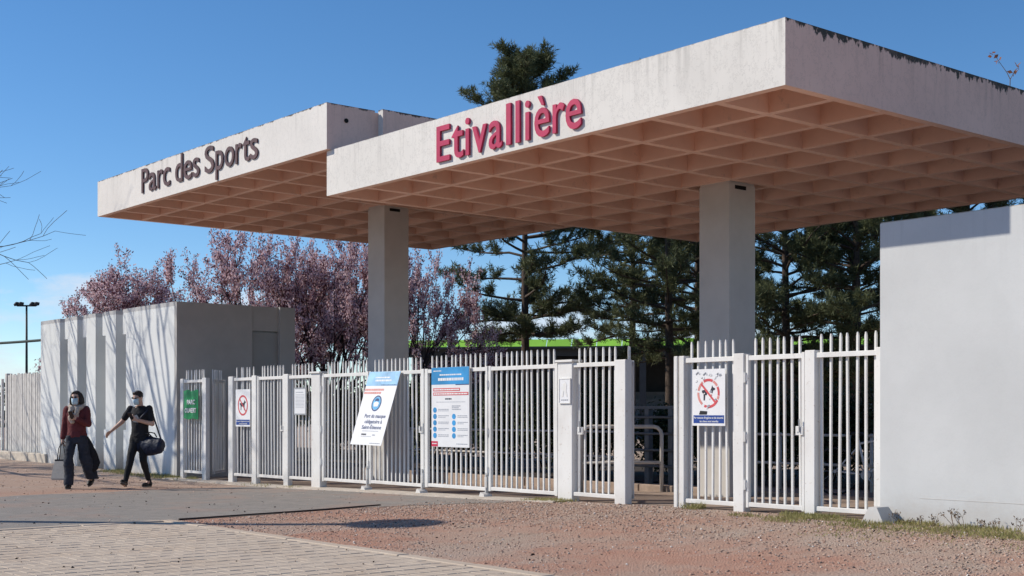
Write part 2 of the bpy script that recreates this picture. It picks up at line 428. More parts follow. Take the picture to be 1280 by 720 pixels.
# ------------------------------------------------------------------ lettering
def text_mesh(body, size=1.0, extrude=0.0, bold=0.0):
    cu = bpy.data.curves.new('lettering', 'FONT'); cu.body = body; cu.size = size
    cu.extrude = extrude; cu.offset = bold; cu.resolution_u = 4
    o = bpy.data.objects.new('lettering', cu); COL.objects.link(o)
    bpy.context.view_layer.update()
    me = bpy.data.meshes.new_from_object(o.evaluated_get(bpy.context.evaluated_depsgraph_get()))
    bpy.data.objects.remove(o); bpy.data.curves.remove(cu)
    n = len(me.vertices); co = np.empty(n * 3, np.float32); me.vertices.foreach_get('co', co); co = co.reshape(-1, 3)
    return me, co
def put_text(name, body, parent, x0, x1, zbase, height, y, mat, depth=.0015, bold=.01, ref='H', local=True, sx=1):
    """a line of lettering as one mesh facing -Y, fitted between x0 and x1, capital height given"""
    me, co = text_mesh(body, 1.0, 0.5, bold)
    rf = text_mesh(ref, 1.0, .5, bold)[1]
    k = height / (rf[:, 1].max() - rf[:, 1].min())
    w = co[:, 0].max() - co[:, 0].min()
    X = (co[:, 0] - co[:, 0].min()) / w * (x1 - x0) + x0; Z = co[:, 1] * k + zbase; Y = y - (co[:, 2] + .5) * depth
    me.vertices.foreach_set('co', np.stack([X, Y, Z], 1).astype(np.float32).ravel()); me.materials.clear(); me.materials.append(mat); me.update()
    return link(name, me, parent)
def fascia_letters(spec, parent, zbase, cap, y, mat, bold, depth):
    """spec: (character, left, right) along the fascia"""
    ref = text_mesh('H', 1, .5, bold)[1]; k = cap / (ref[:, 1].max() - ref[:, 1].min())
    org = origin(parent)
    for ch, xa, xb in spec:
        me, co = text_mesh(ch, 1, .5, bold)
        X = (co[:, 0] - co[:, 0].min()) / (co[:, 0].max() - co[:, 0].min()) * (xb - xa) + xa; Z = co[:, 1] * k * (1.09 if ch.islower() else 1.0) + zbase; Y = y - (co[:, 2] + .5) * depth
        me.vertices.foreach_set('co', (np.stack([X, Y, Z], 1) - np.array(org)).astype(np.float32).ravel())
        me.materials.clear(); me.materials.append(mat); me.update()
        link('letter', me, parent)

# ------------------------------------------------------------------ canopies
def canopy(name, label, x0, x1, y0, y1, zb, zt, mat, side, n=9, notch=None):
    T = thing(name, ((x0 + x1) / 2, (y0 + y1) / 2, zb), label, 'canopy')
    th = .11
    def fascia(a, b, c, d, zt_=zt):
        mb = MB().box(a, b, c, d, zb, zt_)
        o = part('fascia', mb, [mat, M['soffit'], side], T)
        for p in o.data.polygons:                                   # underside and inner faces carry the soffit paint
            ce = p.center + T.location
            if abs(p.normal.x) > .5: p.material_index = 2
            if p.normal.z < -.5: p.material_index = 1
            inx, iny = (x0 + x1) / 2 - ce.x, (y0 + y1) / 2 - ce.y
            if p.normal.x * inx + p.normal.y * iny > 2: p.material_index = 1
        return o
    fascia(x0, x1, y0, y0 + th)
    fascia(x0, x1, y1 - th, y1)
    fascia(x0, x0 + th, y0 + th, y1 - th)
    if notch is None:
        fascia(x1 - th, x1, y0 + th, y1 - th)
    else:
        fascia(x1 - th, x1, y0 + th, notch)
        fascia(x1 + .002, x1 + .13, notch + .06, y1 - th - .002, zt + .01)
        fascia(x1 - th, x1, notch, y1 - th, zt - .03)
    part('ceiling_slab', MB().box(x0 + th, x1 - th, y0 + th, y1 - th, zb + .60, zb + .607), M['soffit'], T)
    part('roof_slab', MB().box(x0 + th, x1 - th, y0 + th, y1 - th, zt - .068, zt - .05), M['kerb'], T)
    sx, sy = (x1 - x0) / n, (y1 - y0) / n
    w0, w1 = .050, .050
    for i in range(1, n):
        x = x0 + sx * i; y = y0 + sy * i
        part('rib', MB().prism([(x - w0, zb + .004), (x + w0, zb + .004), (x + w1, zb + .602), (x - w1, zb + .602)], 'y', y0 + th - .002, y1 - th + .002), M['soffit'], T)
        part('rib', MB().prism([(y - w0, zb + .008), (y + w0, zb + .008), (y + w1, zb + .603), (y - w1, zb + .603)], 'x', x0 + th - .002, x1 - th + .002), M['soffit'], T)
    return T
C2 = canopy('canopy', 'left concrete canopy on a pillar, its fascia lettered in dark brown', -9.42, -.71, 10.28, 18.6, 5.25, 5.95, M['c2'], M['c2s'], notch=11.14)
C1 = canopy('canopy', 'lower concrete canopy on a pillar, its weathered fascia lettered in crimson', -.84, 7.79, 10.36, 18.58, 4.57, 5.246, M['c1'], M['c1s'])
fascia_letters([('P', -7.265, -6.965), ('a', -6.941, -6.632), ('r', -6.574, -6.344), ('c', -6.325, -6.043), ('d', -5.82, -5.525), ('e', -5.48, -5.159), ('s', -5.124, -4.872), ('S', -4.662, -4.321), ('p', -4.259, -3.985), ('o', -3.924, -3.597), ('r', -3.545, -3.331), ('t', -3.292, -3.054), ('s', -3.043, -2.787)], C2, 5.44, .45, 10.275, M['brown_letter'], .004, .022)
fascia_letters([('E', 1.987, 2.277), ('t', 2.322, 2.574), ('i', 2.618, 2.7), ('v', 2.763, 3.057), ('a', 3.104, 3.366), ('l', 3.453, 3.542), ('l', 3.636, 3.715), ('i', 3.82, 3.904), ('è', 3.996, 4.268), ('r', 4.33, 4.539), ('e', 4.563, 4.834)], C1, 4.655, .475, 10.355, M['red_letter'], .006, .03)
# drain holes on the fascia of the far canopy and the stains' little spouts
for (y, z) in ((10.62, 5.72),):
    part('drain_hole', MB().tube([(-.712, y, z), (-.695, y, z)], .035, 10), M['slot'], C2)

def pillar(x1, y0, ztop, label):
    w = .56; T = thing('pillar', (x1 - w / 2, y0 + w / 2, 0), label, 'pillar', 'pillars carrying the canopies')
    part('shaft', MB().box(x1 - w, x1, y0, y0 + w, -.1, ztop - .03, 0, .0), M['column'], T)
    part('head', MB().box(x1 - w + .01, x1 - .01, y0 + .01, y0 + w - .01, ztop - .03, ztop + .02), M['column'], T)
    part('vent_slot', MB().box(x1 - .004, x1 + .003, y0 + .12, y0 + .36, ztop - .10, ztop - .045), M['slot'], T)
    return T
pillar(-4.54, 13.91, 5.255, 'square grey concrete pillar under the canopy with brown letters')
pillar(3.88, 14.05, 4.576, 'square grey concrete pillar under the canopy with crimson letters')

# ------------------------------------------------------------------ gatehouse on the left (finned front)
LB = thing('gatehouse', (-13.4, 13.4, 0), 'low white concrete gatehouse with tall recessed slots in its front', 'building')
YF, ZT, XR = 12.0, 3.648, -9.46
def wallpart(name, mb, mat=None): return part(name, mb, mat or M['white_wall'], LB)
for (a, b) in ((-17.38, -16.05), (-15.54, -14.93), (-14.355, -13.795), (-13.203, -12.62), (-12.05, XR - .104)):
    wallpart('front_panel', MB().box(a, b, YF, YF + .62, -.3, ZT))
# blocks that narrow the slots at the top and, for two of them, at the foot
for (a, b, z) in ((-15.76, -15.54, 3.12), (-14.603, -14.355, 3.11), (-13.41, -13.203, 3.10), (-12.248, -12.05, 3.08)):
    wallpart('head_block', MB().box(a, b - .001, YF + .012, YF + .5, z, ZT - .004))
for (a, b) in ((-13.34, -13.203), (-12.22, -12.05)):
    wallpart('foot_block', MB().box(a, b - .001, YF + .012, YF + .5, -.3, .915))
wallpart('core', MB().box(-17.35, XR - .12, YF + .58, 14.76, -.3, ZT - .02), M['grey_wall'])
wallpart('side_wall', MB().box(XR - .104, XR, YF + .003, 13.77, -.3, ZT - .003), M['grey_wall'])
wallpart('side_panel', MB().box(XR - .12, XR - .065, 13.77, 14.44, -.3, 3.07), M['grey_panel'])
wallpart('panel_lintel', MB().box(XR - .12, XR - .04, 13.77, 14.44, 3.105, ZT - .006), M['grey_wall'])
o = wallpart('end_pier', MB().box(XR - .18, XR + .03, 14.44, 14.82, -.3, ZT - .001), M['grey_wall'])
part('roof_edge', MB().box(-17.38, XR - .12, YF + .62, 14.76, ZT - .019, ZT - .01), M['kerb'], LB)

# ------------------------------------------------------------------ white block on the right
RB = thing('gatehouse', (11.7, 13.2, .1), 'plain smooth white gatehouse wall with a band of canopy shadow', 'building')
part('wall', MB().box(7.87, 15.6, 11.85, 14.55, -.2, 3.315), M['wall_right'], RB)
part('coping', MB().box(7.875, 15.59, 11.855, 14.54, 3.315, 3.325), M['kerb'], RB)
part('base_joint', MB().box(8.35, 15.6, 11.847, 11.851, .415, .419), M['column'], RB)

# ------------------------------------------------------------------ picket fence and gates
ZR, ZP = 1.98, 2.19
pk_cache = {}
def picket_mesh(h):
    h = round(h, 2)
    if h not in pk_cache:
        w, d, e = .0160, .010, .004; vs = []
        sec = [(-w, -d + e), (-w + e, -d), (w - e, -d), (w, -d + e), (w, d), (-w, d)]; n = 6
        for z, kx, ky in ((0, 1, 1), (h - .045, 1, 1), (h - .014, .62, 1), (h, .30, .8)): vs += [(a * kx, b * ky, z) for a, b in sec]
        fs = [(i * n + k, i * n + (k + 1) % n, (i + 1) * n + (k + 1) % n, (i + 1) * n + k) for i in range(3) for k in range(n)] + [tuple(range(3 * n, 4 * n))]
        pk_cache[h] = MB().add(vs, fs).mesh('picket', M['fence'])
    return pk_cache[h]
rf = random.Random(21)
def zbot(x): return pw(x, [(-9.2, .065), (-6.5, .085), (0, .15), (5, .185), (8, .205)])
def bars(T, x0, x1, stile0=0, stile1=0, spacing=.117, pickets=True, zb=None, mid=None):
    """rails, stiles and pickets between x0 and x1 in the local frame of T (its origin on the fence line)"""
    zb = (zbot((x0 + x1) / 2 + T.location.x) if zb is None else zb) - T.location.z
    zr = ZR - T.location.z; zp = ZP - T.location.z
    part('rail', MB().box(x0, x1, -.032, .010, zr - .055, zr, 0, .006), M['fence'], T, local=True)
    part('rail', MB().box(x0, x1, -.032, .010, zb, zb + .05, 0, .006), M['fence'], T, local=True)
    for s, a in ((stile0, x0), (stile1, x1)):
        if s:
            q0, q1 = (a, a + s) if a == x0 else (a - s, a)
            part('stile', MB().box(q0, q1, -.036, .014, zb - .012, zr + .012, 0, .005), M['fence'], T, local=True)
    a, b = x0 + stile0, x1 - stile1
    n = max(1, round((b - a) / spacing))
    if pickets:
        for i in range(n):
            x = a + (b - a) * (i + .5) / n
            o = link('picket', picket_mesh(zp - zb - .012), T, (x + rf.uniform(-.004, .004), .024, zb + .01 + rf.uniform(-.004, .004)))
            o.rotation_euler = (rf.gauss(0, .004), rf.gauss(0, .0055), rf.gauss(0, .06))
def post(T, x0, x1, d=.10, z1=ZR + .03, name='post', cap=False):
    """coordinates along the fence in world x"""
    X = T.location.x; zg = gz((x0 + x1) / 2, 12) - .06
    part(name, MB().box(x0 - X, x1 - X, -.05, d - .05, zg - T.location.z, z1 - T.location.z, 0, .008), M['fence'], T, local=True)
    if cap: part('cap', MB().box(x0 - X - .03, x1 - X + .03, -.08, d - .02, z1 - T.location.z, z1 + .03 - T.location.z, 0, .006), M['fence'], T, local=True)
def hinges(T, x, zs=(.45, 1.02, 1.72)):
    for z in zs: part('hinge', MB().tube([(x, -.045, z - .06), (x, -.045, z + .06)], .014, 8).box(x - .03, x + .03, -.042, -.034, z - .035, z + .035), M['fence'], T, local=True)
def latch(T, x, z=1.02):
    o = part('latch', MB().box(x - .055, x + .055, -.055, -.028, z - .05, z + .05, 0, .006), M['fence'], T, local=True)
    part('handle', MB().tube([(x + .01, -.065, z - .02), (x + .01, -.07, z + .13)], .008, 6).tube([(x - .02, -.058, z - .02), (x - .02, -.05, z - .02)], .01, 8), M['steel'], o, local=True)
def foot_bolt(T, x):
    zg = gz(x + T.location.x, 12) - T.location.z
    part('drop_bolt', MB().tube([(x, -.05, .42), (x, -.05, zg + .03)], .012, 8).box(x - .022, x + .022, -.056, -.036, .2, .36), M['fence'], T, local=True)
    part('foot', MB().prism([(x - .075, zg - .01), (x + .075, zg - .01), (x + .05, zg + .055), (x - .03, zg + .085), (x - .05, zg + .05)], 'y', -.13, .02), M['fence'], T, local=True)
FY = 12.0
def ft(name, x, label, cat, group=None): return thing(name, (x, FY, 0), label, cat, group)
g_fix = 'fixed picket panels of the fence'
T = ft('fence_panel', -9.19, 'narrow white picket panel with the green sign, beside the finned gatehouse', 'fence', g_fix)
bars(T, .1, 1.02); post(T, -9.19, -9.05, .09); post(T, -8.19, -8.02, .09)
T = ft('fence_panel', -7.07, 'white picket panel with the far round prohibition sign and two posts', 'fence', g_fix)
bars(T, .2, .96); post(T, -7.07, -6.88, .1); post(T, -6.13, -5.95, .1)
T = ft('gate_leaf', -5.93, 'closed white picket gate between the prohibition sign panel and the paper notice panel', 'gate')
bars(T, 0, .99, .05, .05); latch(T, .95)
T = ft('fence_panel', -4.93, 'white picket panel holding the framed paper notice', 'fence', g_fix)
bars(T, .17, .97); post(T, -4.93, -4.76, .1)
T = ft('gate_post', -3.78, 'wide white gate post with flat cap beside the paper notice panel', 'post', 'wide gate posts of the vehicle gate')
post(T, -3.95, -3.65, .14, ZR + .02, 'shaft', True)
gl = 'folding leaves of the vehicle gate'
T = ft('gate_leaf', -3.61, 'white picket gate leaf hinged to the gate post next to the paper notice', 'gate', gl)
bars(T, 0, 1.47, .06, .06); foot_bolt(T, 1.44); hinges(T, -.01)
T = ft('gate_leaf', -2.12, 'white picket gate leaf between the tilted mask poster and the blue-headed poster', 'gate', gl)
bars(T, 0, 1.55, .05, .085); hinges(T, -.01); latch(T, 1.49, 1.04); foot_bolt(T, 1.52)
T = ft('gate_leaf', -.55, 'white picket gate leaf behind the upright blue-headed poster', 'gate', gl)
bars(T, 0, 1.58, .085, .05); foot_bolt(T, 1.56)
T = ft('gate_leaf', 1.05, 'white picket gate leaf hinged to the gate post with the small plaque', 'gate', gl)
bars(T, 0, 1.53, .06, .06); hinges(T, -.01)
T = ft('gate_post', 2.76, 'wide white gate post carrying the small white plaque', 'post', 'wide gate posts of the vehicle gate')
post(T, 2.60, 2.90, .14, ZR + .02, 'shaft', True)
T = ft('fence_panel', 2.92, 'short white picket panel ending at the open footgate', 'fence', g_fix)
bars(T, -.02, .80); post(T, 3.72, 3.93, .12, ZR + .02); latch(T, .14, 1.06)
T = ft('fence_panel', 4.78, 'white picket panel with graffitied prohibition sign beside the open footgate', 'fence', g_fix)
bars(T, .18, .99); post(T, 4.78, 4.845, .08); post(T, 4.87, 4.96, .12); post(T, 5.75, 5.915, .13)
T = ft('gate_leaf', 5.93, 'closed white picket footgate in front of the near pillar', 'gate')
bars(T, 0, .86, .045, .045); hinges(T, .0); latch(T, .80, 1.10)
T = ft('fence_panel', 6.80, 'white picket panel joined to the plain white gatehouse wall', 'fence', g_fix)
bars(T, .13, .95); post(T, 6.80, 6.945, .13); post(T, 7.745, 7.868, .1)
# leaves that stand open, swung inwards
for (x, ang, ln, lab) in ((-8.08, 138, .88, 'open white picket gate leaf folded back behind the green sign panel'), (3.86, 136, .74, 'open white picket footgate leaf folded back behind the short panel')):
    T = thing('gate_leaf', (x, 12.13, 0), lab, 'gate'); T.rotation_euler.z = R(ang)
    bars(T, 0, ln, .04, .04, zb=zbot(x))

# ------------------------------------------------------------------ signs on the fence
M['sign_white'] = plain('white_sign_sheet', (.78, .78, .79), .45, .04, 4)
M['sign_blue'] = plain('bright_blue_print', (.05, .30, .62), .45, .25, 2.5)
M['sign_light_blue'] = plain('light_blue_print', (.12, .42, .72), .45, .2, 3)
M['print_navy'] = plain('navy_print', (.02, .05, .17), .5, .1)
M['print_dark'] = plain('dark_print', (.035, .035, .05), .5, .1)
M['print_grey'] = plain('grey_print', (.33, .35, .40), .5, .1)
M['print_red'] = plain('red_print', (.60, .09, .10), .5, .15)
M['print_coral'] = plain('faded_red_print', (.66, .27, .24), .5, .15)
M['sign_green'] = plain('green_sign_sheet', (.012, .25, .075), .4, .18, 5)
M['logo_red'] = plain('crimson_logo_print', (.55, .03, .08), .5, .1)
M['white_print'] = plain('white_print', (.82, .82, .82), .5, .03)
def sheet(T, w, h, mat, th=.006, name='board'):
    """board with its top centre at the thing's origin, facing -Y"""
    return part(name, MB().box(-w / 2, w / 2, -th, 0, -h, 0), mat, T, local=True)
def patch(T, x0, x1, z0, z1, y, mat, name='print_block'):
    return part(name, MB().box(x0, x1, y - .0015, y, z0, z1), mat, T, local=True)
def bar_lines(T, lines, y, mat, name='fine_print'):
    mb = MB()
    for (x0, x1, z, h) in lines:
        x = x0
        while x < x1 - .004:                     # broken into word-like dashes
            w = min(random.uniform(.018, .06), x1 - x); mb.box(x, x + w, y - .0012, y, z, z + h); x += w + .009
    return part(name, mb, mat, T, local=True)
def ring(T, cx, cz, rx, rz, wd, y, mat, name='ring', a0=0, a1=360, n=40):
    mb = MB(); m = int(n * (a1 - a0) / 360)
    for i in range(m):
        p, q = R(a0 + (a1 - a0) * i / m), R(a0 + (a1 - a0) * (i + 1) / m)
        co = lambda a, k: (cx + (rx - k) * math.cos(a), cz + (rz - k) * math.sin(a))
        mb.prism([co(p, 0), co(q, 0), co(q, wd), co(p, wd)], 'y', y - .0015, y)
    return part(name, mb, mat, T, local=True)
def disc(T, cx, cz, rx, rz, y, mat, name='disc', n=20):
    return part(name, MB().prism([(cx + rx * math.cos(2 * math.pi * i / n), cz + rz * math.sin(2 * math.pi * i / n)) for i in range(n)], 'y', y - .0015, y), mat, T, local=True)
random.seed(31)
# tilted poster: top tied to the rail, foot swung outwards
T = thing('poster', (-1.61, 11.945, 1.975), 'white face mask poster with blue head, its foot swung out from the gate', 'poster')
T.rotation_euler.x = R(-17.5); T.rotation_euler.y = R(.6)
M['faded_blue'] = plain('faded_blue_print', (.28, .52, .77), .45, .3, 4)
w, h = .90, 1.25
sheet(T, w, h, M['sign_white']); y = -.0065
patch(T, -.449, .449, -.245, -.001, y, M['faded_blue'], 'header')
bar_lines(T, [(-.22, .20, -.115, .022), (-.20, .26, -.17, .03)], y - .002, M['white_print'], 'header_print')
bar_lines(T, [(.0, .43, -.238, .012)], y - .002, M['print_navy'])
bar_lines(T, [(-.44, .12, -.33, .035), (-.44, .06, -.385, .035)], y, M['print_coral'], 'red_print')
ring(T, 0.0, -.545, .135, .135, .022, y, M['print_navy'])
disc(T, 0.0, -.545, .11, .11, y - .0002, M['sign_light_blue'], 'disc')
part('mask_icon', MB().prism([(-.055, -.60), (.055, -.60), (.075, -.55), (.06, -.53), (0, -.515), (-.06, -.53), (-.075, -.55)], 'y', y - .0045, y - .002), M['white_print'], T, local=True)
part('head_icon', MB().prism([(.06 * math.cos(R(a)), -.505 + .045 * math.sin(R(a))) for a in range(0, 181, 20)], 'y', y - .0045, y - .002), M['print_navy'], T, local=True)
put_text('lettering', 'Port du masque', T, -.24, .36, -.79, .062, y, M['print_navy'], .002, .012)
put_text('lettering', 'obligatoire à', T, -.20, .30, -.885, .062, y, M['print_navy'], .002, .012)
put_text('lettering', 'Saint-Étienne', T, -.24, .32, -.98, .062, y, M['print_navy'], .002, .012)
bar_lines(T, [(-.2, .26, -1.02, .009)], y, M['print_grey'])
patch(T, -.20, -.06, -1.085, -1.06, y, M['print_dark']); bar_lines(T, [(-.2, .1, -1.11, .008), (.12, .2, -1.09, .02), (.1, .4, -1.225, .015)], y, M['print_grey'])
part('tie', MB().tube([(-.3, -.008, -.012), (-.3, .045, .008)], .004, 6).tube([(.3, -.008, -.012), (.3, .045, .008)], .004, 6), M['black'], T, local=True)

T = thing('poster', (.165, 11.945, 2.0), 'upright white poster with bright blue head and rows of blue pictograms', 'poster')
w, h = .95, 1.22
sheet(T, w, h, M['sign_white'], .02); y = -.0205
patch(T, -.474, .474, -.262, -.001, y, M['sign_blue'], 'header')
bar_lines(T, [(-.42, -.22, -.06, .014)], y - .002, M['white_print'], 'header_print')
bar_lines(T, [(-.26, .30, -.125, .02)], y - .002, M['white_print'], 'header_print')
bar_lines(T, [(-.30, .34, -.205, .042)], y - .002, M['white_print'], 'header_print')
patch(T, .14, .474, -.275, -.2625, y, M['print_navy'], 'stripe')
patch(T, -.43, .25, -.365, -.318, y, M['print_red'], 'red_band'); patch(T, -.43, .46, -.43, -.383, y, M['print_red'], 'red_band')
bar_lines(T, [(-.41, .23, -.352, .02)], y - .002, M['white_print'], 'fine_print'); bar_lines(T, [(-.41, .44, -.417, .02)], y - .002, M['white_print'], 'fine_print')
bar_lines(T, [(-.12, .04, -.495, .022)], y, M['print_dark']); bar_lines(T, [(-.35, .38, -.535, .007)], y, M['print_grey'])
bar_lines(T, [(.05, .26, -.60, .014), (.05, .22, -.625, .012), (.05, .28, -.65, .012)], y, M['print_grey'])
for i in range(5):
    z = -.655 - i * .098
    disc(T, -.385, z, .047, .042, y, M['sign_blue'], 'pictogram'); bar_lines(T, [(-.30, -.03, z + .006, .011), (-.30, -.03 - .08 * (i % 2), z - .016, .009)], y, M['print_grey'])
    if i:
        disc(T, .10, z, .047, .042, y, M['sign_blue'], 'pictogram'); bar_lines(T, [(.19, .44, z + .006, .011), (.19, .44 - .1 * ((i + 1) % 2), z - .016, .009)], y, M['print_grey'])
patch(T, -.474, -.31, -1.215, -1.135, y, M['logo_red'], 'logo'); bar_lines(T, [(-.45, -.33, -1.18, .016)], y - .002, M['white_print'], 'logo_print')
bar_lines(T, [(.16, .44, -1.175, .012)], y, M['print_grey'])

def dog_sign(x0, x1, z1, z0, label, graffiti):
    T = thing('prohibition_sign', ((x0 + x1) / 2, 11.945, z1), label, 'sign', 'round prohibition signs')
    w, h = x1 - x0, z1 - z0; y = -.0045
    sheet(T, w, h, M['sign_white'], .004)
    r = w * .34; cz = -h * .43
    if graffiti:                                  # scraped ring, partly faded
        for a0, a1, mt in ((-10, 28, 'print_red'), (34, 62, 'print_coral'), (66, 118, 'print_red'), (124, 168, 'print_coral'), (176, 232, 'print_coral'), (246, 330, 'print_red'), (334, 348, 'print_coral')):
            ring(T, 0, cz, r, r, w * .06, y, M[mt], a0=a0, a1=a1)
    else: ring(T, 0, cz, r, r * 1.0, w * .06, y, M['print_red'])
    a = R(-45); k = r * .93
    ux, uz = math.cos(a), math.sin(a)
    # a dog in profile, barred
    dog = [(-.62, .1), (-.60, .22), (-.35, .26), (.18, .24), (.30, .42), (.34, .58), (.42, .44), (.62, .36), (.62, .26), (.44, .2), (.36, -.02), (.36, -.5), (.26, -.5), (.22, -.12), (-.30, -.12), (-.34, -.5), (-.46, -.5), (-.46, -.05)]
    if graffiti: dog = [(-.62, .1), (-.60, .22), (-.35, .26), (-.1, .25), (-.15, -.12), (-.30, -.12), (-.34, -.5), (-.46, -.5), (-.46, -.05)]; part('head_pictogram', MB().prism([(p * r * .95, cz + q * r * .95) for p, q in [(.18, .2), (.30, .42), (.34, .58), (.42, .44), (.62, .36), (.62, .26), (.44, .2), (.36, -.02)]], 'y', y - .0015, y), M['print_dark'], T, local=True)
    part('dog_pictogram', MB().prism([(p * r * .95, cz + q * r * .95) for p, q in dog], 'y', y - .0015, y), M['print_dark'], T, local=True)
    part('bar', MB().prism([(-ux * k - uz * w * .024, -uz * k + ux * w * .024 + cz), (ux * k - uz * w * .024, uz * k + ux * w * .024 + cz), (ux * k + uz * w * .024, uz * k - ux * w * .024 + cz), (-ux * k + uz * w * .024, -uz * k - ux * w * .024 + cz)], 'y', y - .003, y - .0005), M['print_red'], T, local=True)
    patch(T, -w * .46, w * .47, -h * .955, -h * .815, y, M['sign_navy'], 'caption_band')
    put_text('lettering', "Par mesure d'hygiène et de sécurité", T, -w * .44, w * .45, -h * .875, h * .034, y - .002, M['white_print'], .001, .012)
    put_text('lettering', 'les chiens sont interdits', T, -w * .26, w * .30, -h * .938, h * .034, y - .002, M['white_print'], .001, .012)
    if graffiti:
        rr = random.Random(7)
        for i in range(16):                       # scraps of torn stickers and scribble
            x, z = rr.uniform(-.42, .38) * w, -rr.uniform(.06, .74) * h; s = rr.uniform(.012, .035)
            part('sticker_scrap', MB().prism([(x - s, z), (x - s * .3, z - s * .6), (x + s, z - s * .2), (x + s * .5, z + s * .7)], 'y', y - .005, y - .0035), rr.choice([M['sign_white'], M['sign_white'], M['print_grey'], M['print_coral']]), T, local=True)
        part('sticker', MB().prism([(-.15, -h * .80), (-.03, -h * .80), (-.02, -h * .745), (-.13, -h * .735)], 'y', y - .005, y - .002), M['black'], T, local=True)
        mb = MB()
        for (x, z) in ((-.2, -.05), (-.08, -.06), (.12, -.07)):
            pts = [(x + .03 * math.sin(i * 1.3) + i * .006, y - .003, z - .02 * math.cos(i * 1.9)) for i in range(9)]
            mb.tube(pts, .0022, 4)
        part('scribble', mb, M['print_grey'], T, local=True)
    return T
M['sign_navy'] = plain('royal_blue_print', (.02, .06, .27), .5, .1)
dog_sign(5.105, 5.634, 1.836, 1.145, 'white dog prohibition sign covered in scraps of stickers and scribble', True)
dog_sign(-6.74, -6.16, 1.754, 1.041, 'clean white dog prohibition sign on the far part of the fence', False)

T = thing('green_sign', (-8.62, 11.93, 1.765), 'green sign with white capital letters on the narrow picket panel', 'sign')
mb = MB(); nxs = 14
for i in range(nxs):                              # two soft sheets that sag and curl a little
    a, b = -.33 + .66 * i / nxs, -.33 + .66 * (i + 1) / nxs
    f_ = lambda q: -.012 - .014 * abs(math.sin(q * 9))
    zt_ = lambda q: -.03 * (1 - min(1, abs(q) / .06)) - .012 * math.sin(q * 14)
    mb.add([(a, f_(a), -.585 + .01 * math.sin(a * 17)), (b, f_(b), -.585 + .01 * math.sin(b * 17)), (b, f_(b), zt_(b)), (a, f_(a), zt_(a)),
            (a, f_(a) + .004, -.585 + .01 * math.sin(a * 17)), (b, f_(b) + .004, -.585 + .01 * math.sin(b * 17)), (b, f_(b) + .004, zt_(b)), (a, f_(a) + .004, zt_(a))],
           [(0, 1, 2, 3), (7, 6, 5, 4), (3, 2, 6, 7), (1, 0, 4, 5)] + ([(0, 3, 7, 4)] if i == 0 else []) + ([(1, 5, 6, 2)] if i == nxs - 1 else []))
part('board', mb, M['sign_green'], T, local=True)
put_text('lettering', 'PARC', T, -.14, .22, -.285, .095, -.030, M['white_print'], .004, .03)
put_text('lettering', 'OUVERT', T, -.24, .27, -.455, .095, -.030, M['white_print'], .004, .03)

T = thing('notice_frame', (-4.29, 11.945, 1.755), 'small framed paper notice with white sheet on the picket panel', 'notice')
sheet(T, .42, .49, M['steel'], .02, 'frame'); patch(T, -.185, .185, -.465, -.03, -.0205, M['sign_white'], 'sheet')
bar_lines(T, [(-.14, .12, -.09, .012)] + [(-.15, .15, -.13 - i * .025, .006) for i in range(10)], -.0225, M['print_grey'])

T = thing('plaque', (2.765, 11.945, 1.775), 'small white embossed plaque on the wide gate post', 'sign')
sheet(T, .235, .345, M['sign_white'], .012, 'plate')
part('frame', MB().box(-.117, .117, -.018, -.0122, -.345, -.333).box(-.117, .117, -.018, -.0122, -.012, 0).box(-.117, -.105, -.018, -.0122, -.3325, -.0125).box(.105, .117, -.018, -.0122, -.3325, -.0125), M['fence'], T, local=True)
part('emblem', MB().prism([(-.06, -.25), (-.03, -.25), (-.015, -.17), (.01, -.20), (.03, -.25), (.06, -.25), (.035, -.16), (.045, -.09), (.02, -.05), (-.02, -.07), (-.05, -.13), (-.035, -.17)], 'y', -.0155, -.0123), M['fence'], T, local=True)
bar_lines(T, [(-.07, .07, -.305, .016)], -.0125, M['print_grey'])

# ------------------------------------------------------------------ things just inside the fence
def hoop(name, label, cat, x, y, dx, dy, ln, h, r, mat, midz=None, group=None):
    z0 = gz(x, y)
    T = thing(name, (x, y, z0), label, cat, group); q = .13
    pts = [(0, 0, -.05), (0, 0, h - q)] + [(q * (1 - math.cos(R(a))) * dx, q * (1 - math.cos(R(a))) * dy, h - q + q * math.sin(R(a))) for a in (30, 60, 90)]
    pts += [((ln - q + q * math.sin(R(a))) * dx, (ln - q + q * math.sin(R(a))) * dy, h - q + q * math.cos(R(a))) for a in (0, 30, 60, 90)] + [(ln * dx, ln * dy, -.05)]
    part('hoop', MB().tube(pts, r, 10), mat, T, True, True)
    if midz: part('cross_rail', MB().tube([(0, 0, midz), (ln * dx, ln * dy, midz)], r * .85, 8), mat, T, True, True)
    return T
M['pale_tube'] = plain('pale_painted_tube', (.56, .52, .47), .5, .12, 10)
hoop('barrier_hoop', 'pale bent tube barrier standing inside the open footgate', 'barrier', 1.93, 14.72, -.639, -.769, 1.25, 1.02, .03, M['pale_tube'], .46)
M['dark_tube'] = plain('dark_grey_tube', (.13, .135, .14), .5, .15, 8)
T = thing('turnstile', (-.15, 16.0, .05), 'grey tubular turnstile frame behind the open footgate', 'turnstile')
mb = MB()
for x in (0, .55, 1.1): mb.box(x - .05, x + .05, -.05, .05, 0, 1.32)
part('upright', mb, M['dark_tube'], T, local=True)
for z in (.35, .62, .9, 1.18): part('arm', MB().tube([(-.1, -.07, z), (1.25, -.07, z)], .022, 8), M['dark_tube'], T, True, True)
part('top_rail', MB().box(-.15, 1.3, -.06, .06, 1.32, 1.37), M['dark_tube'], T, local=True)
